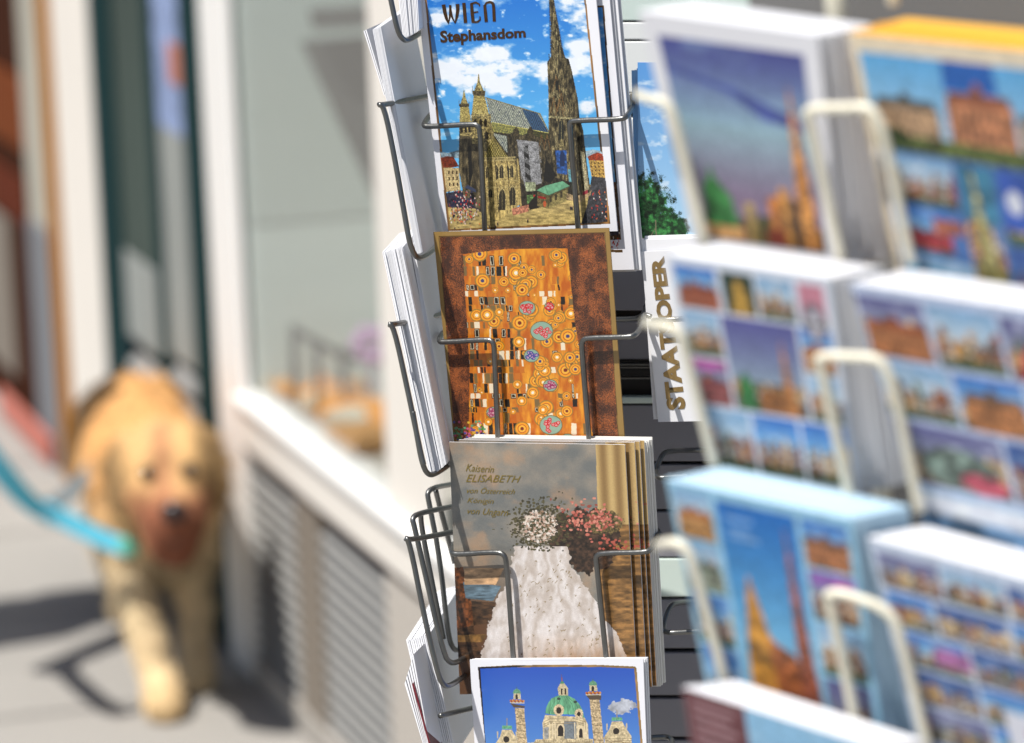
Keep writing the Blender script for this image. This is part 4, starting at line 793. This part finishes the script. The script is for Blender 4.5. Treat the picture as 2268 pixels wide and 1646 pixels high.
pz0, pz1 = z_of(385, 190), z_of(385, 100); aa, bb = band(374, 405); fbox(aa, bb, pz0, pz1, -.006, -.0045, 'salmon_patch', ORP, D)
for (aa, bb, zt) in ((a, b, mid-.16), (a2, b2, m2-.40)):
    lv = MB(); z = .04
    while z < zt-.03:
        p0 = fpt(aa, z, -.002); p1 = fpt(bb, z, -.002); q0 = fpt(aa, z+.018, -.022); q1 = fpt(bb, z+.018, -.022); t = up*.008
        lv.hexa([p0, p1, q1, q0], [p0+t, p1+t, q1+t, q0+t]); z += .045
    lv.build('louvre', LOUV, D)
a, b = band(128, 208); pc = fbox(a, b, 0, ZT, -.010, .003, 'white_pillar', CRM, None); tag(pc, 'cream painted pillar between ochre strip and teal door', 'pillar')
a, b = band(100, 130); pc = fbox(a, b, 0, ZT, -.010, .005, 'ochre_post', OCH, None); tag(pc, 'narrow ochre painted post left of the cream pillar', 'post')
D2 = thing('shop_front', 'far shop front with grey panel, hanging brown goods and dark doorway', 'shop front', fpt(s_of(50, 300), 0))
a, b = band(46, 105); zm = z_of(80, 500)
LT = mat('pale_curtain', (176, 172, 158), .8, var=.3, scale=5)
fbox(a, b, 0, zm, -.010, -.001, 'lower_panel', GREY, D2); fbox(a, b, zm, ZT, -.012, -.008, 'pale_curtain', LT, D2)
a, b = band(-160, 46); fbox(a, b, 0, ZT, -.05, -.014, 'doorway', BRN, D2)
a, b = band(-60, 45)
fbox(a, b, z_of(20, 325), z_of(20, 165), -.013, -.006, 'hanging_goods', ORB, D2); RUST = mat('rust_brown', (96, 46, 30), .9, spec=.05)
a, b = band(-60, 46, 430); fbox(a, b, z_of(20, 485), z_of(20, 385), -.013, -.007, 'hanging_goods', RUST, D2)
a, b = band(-60, 16, 650); fbox(a, b, z_of(10, 820), z_of(10, 490), -.013, -.009, 'lower_door', TAUPE, D2)
WB = thing('building_wall', 'pale wall of the building above and beyond the shop fronts', 'wall', fpt(6, 0)); fbox(SEND-2, s_of(-200, 300)+6, ZT, 9, -.4, 0, 'wall', BEI, WB); fbox(s_of(-160, 300), s_of(-160, 300)+12, 0, ZT-.002, -.4, -.02, 'wall', TAUPE, WB)
RS = mat('terracotta_paint', (190, 110, 94), .8, var=.1)
c0 = s_of(14, 886); c1 = s_of(124, 1009); o = fbox(c1, c0, .004, .065, .003, .016, 'terracotta_strip', RS, None); tag(o, 'low terracotta strip along the foot of the far shop front', 'skirting')

# ---------------------------------------------------------------- dog
DG = GP.hit(358, 1575); print('dog', DG, DG.length)
fw = Vector((DG.x, DG.y, 0)).normalized(); rt = fw.cross(up)   # away and right as seen
def dp(x, y, z): return DG+rt*(.03+(x-.03)*.88)+fw*y+up*z
chains = [
    [(-.005, .16, .345, .098), (-.01, .30, .335, .098), (-.02, .50, .31, .108), (-.025, .70, .30, .108), (-.02, .78, .29, .095)],
    [(-.005, .08, .31, .090), (-.005, .12, .25, .070)],
    [(0, .10, .36, .088), (.012, .0, .38, .078), (.02, -.06, .40, .072)],
    [(.028, -.10, .422, .076), (.03, -.14, .415, .072)],
    [(-.015, -.13, .395, .046), (.072, -.13, .395, .046)],
    [(.026, -.15, .400, .066), (.032, -.19, .382, .056), (.036, -.23, .372, .045), (.036, -.245, .37, .040)],
    [(.03, -.16, .36, .055), (.034, -.215, .338, .042), (.034, -.20, .32, .036)],
    [(-.03, -.085, .450, .028), (-.05, -.09, .42, .028), (-.056, -.095, .375, .022)], [(.090, -.085, .450, .028), (.110, -.09, .42, .028), (.114, -.095, .375, .022)],
    [(-.058, .10, .30, .052), (-.052, .06, .22, .037), (-.025, .02, .12, .030), (-.005, .0, .055, .030), (0, -.02, .035, .035), (0, -.055, .024, .032)],
    [(.060, .14, .30, .048), (.068, .16, .22, .034), (.068, .16, .12, .028), (.064, .13, .05, .027), (.066, .09, .028, .032)],
    [(-.055, .68, .33, .08), (-.065, .60, .23, .055), (-.07, .68, .14, .035), (-.068, .62, .05, .030), (-.068, .58, .03, .034)],
    [(.04, .74, .32, .08), (.04, .70, .23, .05), (.035, .78, .14, .033), (.035, .76, .05, .028), (.035, .72, .03, .033)],
    [(-.02, .84, .31, .035), (-.02, .95, .27, .035), (-.02, 1.0, .20, .038), (-.02, 1.02, .13, .03)]]
mb = MB()
for ch in chains:
    for (a, b) in zip(ch, ch[1:]):
        A_, B_ = dp(*a[:3]), dp(*b[:3]); n = max(2, int((B_-A_).length/(min(a[3], b[3])*.35)))
        for i in range(n+1):
            t = i/n; mb.ball(A_.lerp(B_, t), a[3]*(1-t)+b[3]*t, 2)
tmp = mb.build('tmp'); rm = tmp.modifiers.new('r', 'REMESH'); rm.mode = 'VOXEL'; rm.voxel_size = .008; sm = tmp.modifiers.new('s', 'SMOOTH'); sm.iterations = 5; sm.factor = .6
dg = bpy.context.evaluated_depsgraph_get(); dg.update(); me = bpy.data.meshes.new_from_object(tmp.evaluated_get(dg)); bpy.data.objects.remove(tmp)
n = len(me.vertices); co_ = np.zeros(n*3); me.vertices.foreach_get('co', co_); co_ = co_.reshape(-1, 3); no = np.zeros(n*3); me.vertices.foreach_get('normal', no); no = no.reshape(-1, 3)
D3 = np.array(DG); lx = (co_-D3)@np.array(rt); ly = (co_-D3)@np.array(fw); lz = co_[:, 2]
fur = fbm(lx*60+50, lz*26+ly*26+90, 4)-.5; co_ += no*(fur*.014)[:, None]*(np.clip(lz/.2, .3, 1)*np.where(ly < -.12, .35, 1))[:, None]
me.vertices.foreach_set('co', co_.reshape(-1))
def smf(a, b, x): t = np.clip((x-a)/(b-a), 0, 1); return (t*t*(3-2*t))[:, None]
gold, cream, red, pale = np.array((228, 172, 110.)), np.array((240, 214, 172.)), np.array((160, 100, 74.)), np.array((236, 198, 142.))
c = gold*(1-smf(.40, .22, lz))+cream*smf(.40, .22, lz); c = c*(1-.6*smf(.02, -.08, ly))+pale*.6*smf(.02, -.08, ly)
c = c*(1-smf(.425, .38, lz)*smf(-.14, -.18, ly)*np.exp(-(np.abs(lx-.034)/.07)**4)[:, None])+red*smf(.425, .38, lz)*smf(-.14, -.18, ly)*np.exp(-(np.abs(lx-.034)/.07)**4)[:, None]
c = c*(1-.6*np.exp(-((lx-.022)/.016)**2)[:, None]*smf(-.1, -.14, ly))+red*.6*np.exp(-((lx-.022)/.016)**2)[:, None]*smf(-.1, -.14, ly)
ear_shade = np.exp(-((np.abs(lx-.02)-.075)/.02)**2)[:, None]*smf(.02, -.06, ly)*smf(.33, .38, lz); c = c*(1-.35*ear_shade)  # shadow at the inner ear edges, darkened into the coat colour
ear = smf(.085, .105, np.abs(lx-.02))*smf(.02, -.05, ly); c = c*(1-.12*ear)
c = c*(1+.25*(fur*2))[:, None] if False else c*(1+.3*fur[:, None])
s_ = np.clip(c/255, 0, 1); L_ = np.where(s_ > .04045, ((s_+.055)/1.055)**2.4, s_/12.92)*.74
at = me.color_attributes.new('ink', 'FLOAT_COLOR', 'POINT'); at.data.foreach_set('color', np.concatenate([L_, np.ones((n, 1))], 1).reshape(-1)); me.polygons.foreach_set('use_smooth', [True]*len(me.polygons)); me.materials.clear()
FUR = printmat('golden_fur', .8, 0); FUR.node_tree.nodes['Principled BSDF'].inputs['Specular IOR Level'].default_value = .15
# short locks of fur over the whole coat
ri = RNG.choice(n, min(n, 42000), replace=False); pts_ = co_[ri]; nn_ = no[ri]; fl = (.024*np.clip((lz[ri]-.03)/.2, .15, 1)*np.where(ly[ri] < -.10, .30, 1)*RNG.uniform(.6, 1.2, len(ri)))[:, None]
dr = nn_*.55+np.array((0, 0, -.75))+np.array(fw)*.35+RNG.normal(0, .18, (len(ri), 3)); dr /= np.linalg.norm(dr, axis=1, keepdims=True); sd_ = np.cross(dr, nn_); sd_ /= np.linalg.norm(sd_, axis=1, keepdims=True)+1e-9
v3 = np.stack([pts_-nn_*.002+sd_*.0022, pts_-nn_*.002-sd_*.0022, pts_+dr*fl+nn_*.004], 1).reshape(-1, 3); fm = bpy.data.meshes.new('fur'); k3 = len(v3); fm.vertices.add(k3); fm.vertices.foreach_set('co', v3.reshape(-1)); fm.loops.add(k3); fm.loops.foreach_set('vertex_index', np.arange(k3, dtype=np.int32))
fm.polygons.add(k3//3); fm.polygons.foreach_set('loop_start', np.arange(0, k3, 3, dtype=np.int32)); fm.polygons.foreach_set('loop_total', np.full(k3//3, 3, np.int32)); fm.update()
lc = (L_[ri]*RNG.uniform(.7, 1.25, (len(ri), 1))).clip(0, 1).repeat(3, 0); fa_ = fm.color_attributes.new('ink', 'FLOAT_COLOR', 'POINT'); fa_.data.foreach_set('color', np.concatenate([lc, np.ones((k3, 1))], 1).reshape(-1))
DOG = thing('dog', 'golden retriever walking towards the camera on a turquoise lead', 'dog', DG)
obj('body', me, FUR, DOG); obj('fur', fm, FUR, DOG)
BLKN = mat('dog_nose', (44, 26, 24), .3); EYE = mat('dog_eye', (46, 30, 20), .15, coat=.6)
mb = MB(); mb.ball(dp(.036, -.286, .390), .019, 3, (1.15, .8, .85)); mb.build('nose', BLKN, DOG)
for sx in (-.036, .036): mb = MB(); mb.ball(dp(.03+sx, -.212, .434), .012, 2); mb.build('eye', EYE, DOG)
mb = MB(); mb.tube([dp(.003, -.240, .350), dp(.036, -.268, .338), dp(.069, -.240, .350)], .006); mb.build('mouth', BLKN, DOG)
TQ = mat('turquoise_webbing', (110, 214, 244), .8, spec=.1, var=.1, scale=20); GST = mat('grey_webbing', (112, 124, 130), .6)
def strap(pts, wd, m, name, parent=None, th=.004):
    p = smoothpath(pts, 2); mb = MB(); k = len(p); rows_ = []
    for i, q in enumerate(p):
        t = (p[min(i+1, k-1)]-p[max(i-1, 0)]).normalized(); v = ((CAM-q).normalized()+up*.5).normalized(); s = t.cross(v).normalized()
        nn = t.cross(s).normalized(); rows_ += [q+s*wd/2+nn*th/2, q-s*wd/2+nn*th/2, q-s*wd/2-nn*th/2, q+s*wd/2-nn*th/2]
    fs = [(i*4+j, i*4+(j+1) % 4, i*4+4+(j+1) % 4, i*4+4+j) for i in range(k-1) for j in range(4)]+[(0, 1, 2, 3), tuple(4*k-4+j for j in (3, 2, 1, 0))]
    mb.add(rows_, fs); return mb.build(name, m, parent)
dd = (DG-CAM).dot(fwd)
T = thing('dog_lead', 'turquoise lead running from the dog out to the left', 'lead', P(150, 1140, dd))
HAND = P(-300, 700, dd-.1)
strap([HAND, P(-160, 860, dd-.3), P(-60, 960, dd-.3), P(0, 1040, dd-.25), P(60, 1110, dd-.18), P(110, 1140, dd-.12)], 0.036, TQ, 'wide_strap', T)
strap([P(100, 1128, dd-.13), P(170, 1165, dd-.1), P(240, 1200, dd-.08), P(278, 1212, dd-.07)], .030, TQ, 'strap', T)
strap([P(100, 1122, dd-.13), P(150, 1100, dd-.05), P(190, 1055, dd+.05), P(212, 1025, dd+.1)], .026, GST, 'grey_strap', T)
GRN = mat('green_tag', (110, 190, 160), .4); mb = MB(); mb.ball(P(283, 1212, dd-.075), .018, 2, (1, .3, 1)); mb.build('tag', GRN, DOG)
# the person holding the lead walks just outside the left edge; their shadow reaches into the picture
PF = GP.hit(-560, 1540)
def pp(x, y, z): return PF+rt*x+fw*y+up*z
hl = HAND-PF; hx, hy, hz = hl.dot(rt), hl.dot(fw), hl.z
pch = [[(0, 0, 1.0, .135), (0, 0, 1.15, .13), (0, 0, 1.32, .14), (0, .01, 1.42, .10)], [(-.14, 0, 1.38, .075), (.14, 0, 1.38, .075)], [(0, 0, 1.45, .058), (0, -.01, 1.56, .055)], [(0, -.01, 1.60, .088), (0, -.03, 1.66, .095)], [(0, -.10, 1.59, .03), (0, -.125, 1.61, .014)],
       [(-.07, 0, .95, .10), (-.09, -.12, .52, .065), (-.09, -.02, .12, .042), (-.09, -.06, .05, .045), (-.09, -.17, .035, .035)], [(.07, 0, .95, .10), (.09, .05, .52, .065), (.09, .22, .14, .042), (.09, .20, .06, .045), (.09, .09, .035, .035)],
       [(-.19, 0, 1.37, .055), (-.24, .06, 1.10, .044), (-.22, -.02, .86, .032), (-.22, -.04, .80, .034)], [(.19, 0, 1.37, .055), (hx*.55+.08, hy*.4, 1.12, .044), (hx-.03, hy, hz+.02, .030), (hx, hy, hz, .032)]]
for k in range(4): pch.append([(-.235+.012*k, -.06, .79, .010), (-.235+.012*k, -.07, .72+.006*abs(k-1), .009)]); pch.append([(hx, hy-.02+.014*k, hz-.01, .010), (hx+.03, hy-.02+.014*k, hz-.035, .009), (hx+.01, hy-.02+.014*k, hz-.05, .009)])
mb = MB()
for ch in pch:
    for (a, b) in zip(ch, ch[1:]):
        A_, B_ = pp(*a[:3]), pp(*b[:3]); n = max(2, int((B_-A_).length/(min(a[3], b[3])*.35)))
        for i in range(n+1): t = i/n; mb.ball(A_.lerp(B_, t), a[3]*(1-t)+b[3]*t, 2)
tmp = mb.build('tmp'); rm = tmp.modifiers.new('r', 'REMESH'); rm.mode = 'VOXEL'; rm.voxel_size = .009; sm = tmp.modifiers.new('s', 'SMOOTH'); sm.iterations = 3; sm.factor = .5
dg = bpy.context.evaluated_depsgraph_get(); dg.update(); me = bpy.data.meshes.new_from_object(tmp.evaluated_get(dg)); bpy.data.objects.remove(tmp)
n = len(me.vertices); q = np.zeros(n*3); me.vertices.foreach_get('co', q); q = q.reshape(-1, 3); wx = (q-np.array(PF))@np.array(rt)
c = np.where((q[:, 2] < 1.0)[:, None], (50, 56, 76), (150, 150, 158)).astype(float); c[q[:, 2] > 1.47] = (214, 170, 146); c[(np.abs(wx) > .19) & (q[:, 2] < 1.2) & (q[:, 2] > .6)] = (214, 170, 146); c[q[:, 2] < .075] = (60, 50, 46)
s_ = c/255; L_ = np.where(s_ > .04045, ((s_+.055)/1.055)**2.4, s_/12.92)*.85
at = me.color_attributes.new('ink', 'FLOAT_COLOR', 'POINT'); at.data.foreach_set('color', np.concatenate([L_, np.ones((n, 1))], 1).reshape(-1)); me.polygons.foreach_set('use_smooth', [True]*len(me.polygons)); me.materials.clear()
PER = thing('person', 'person in dark trousers and grey shirt holding the turquoise lead, left of the picture', 'person', PF); obj('body', me, FUR, PER)
mb = MB(); mb.ball(pp(0, .0, 1.675), .105, 3, (.95, 1, .95)); hm = mb.build('hair', BRN, PER)
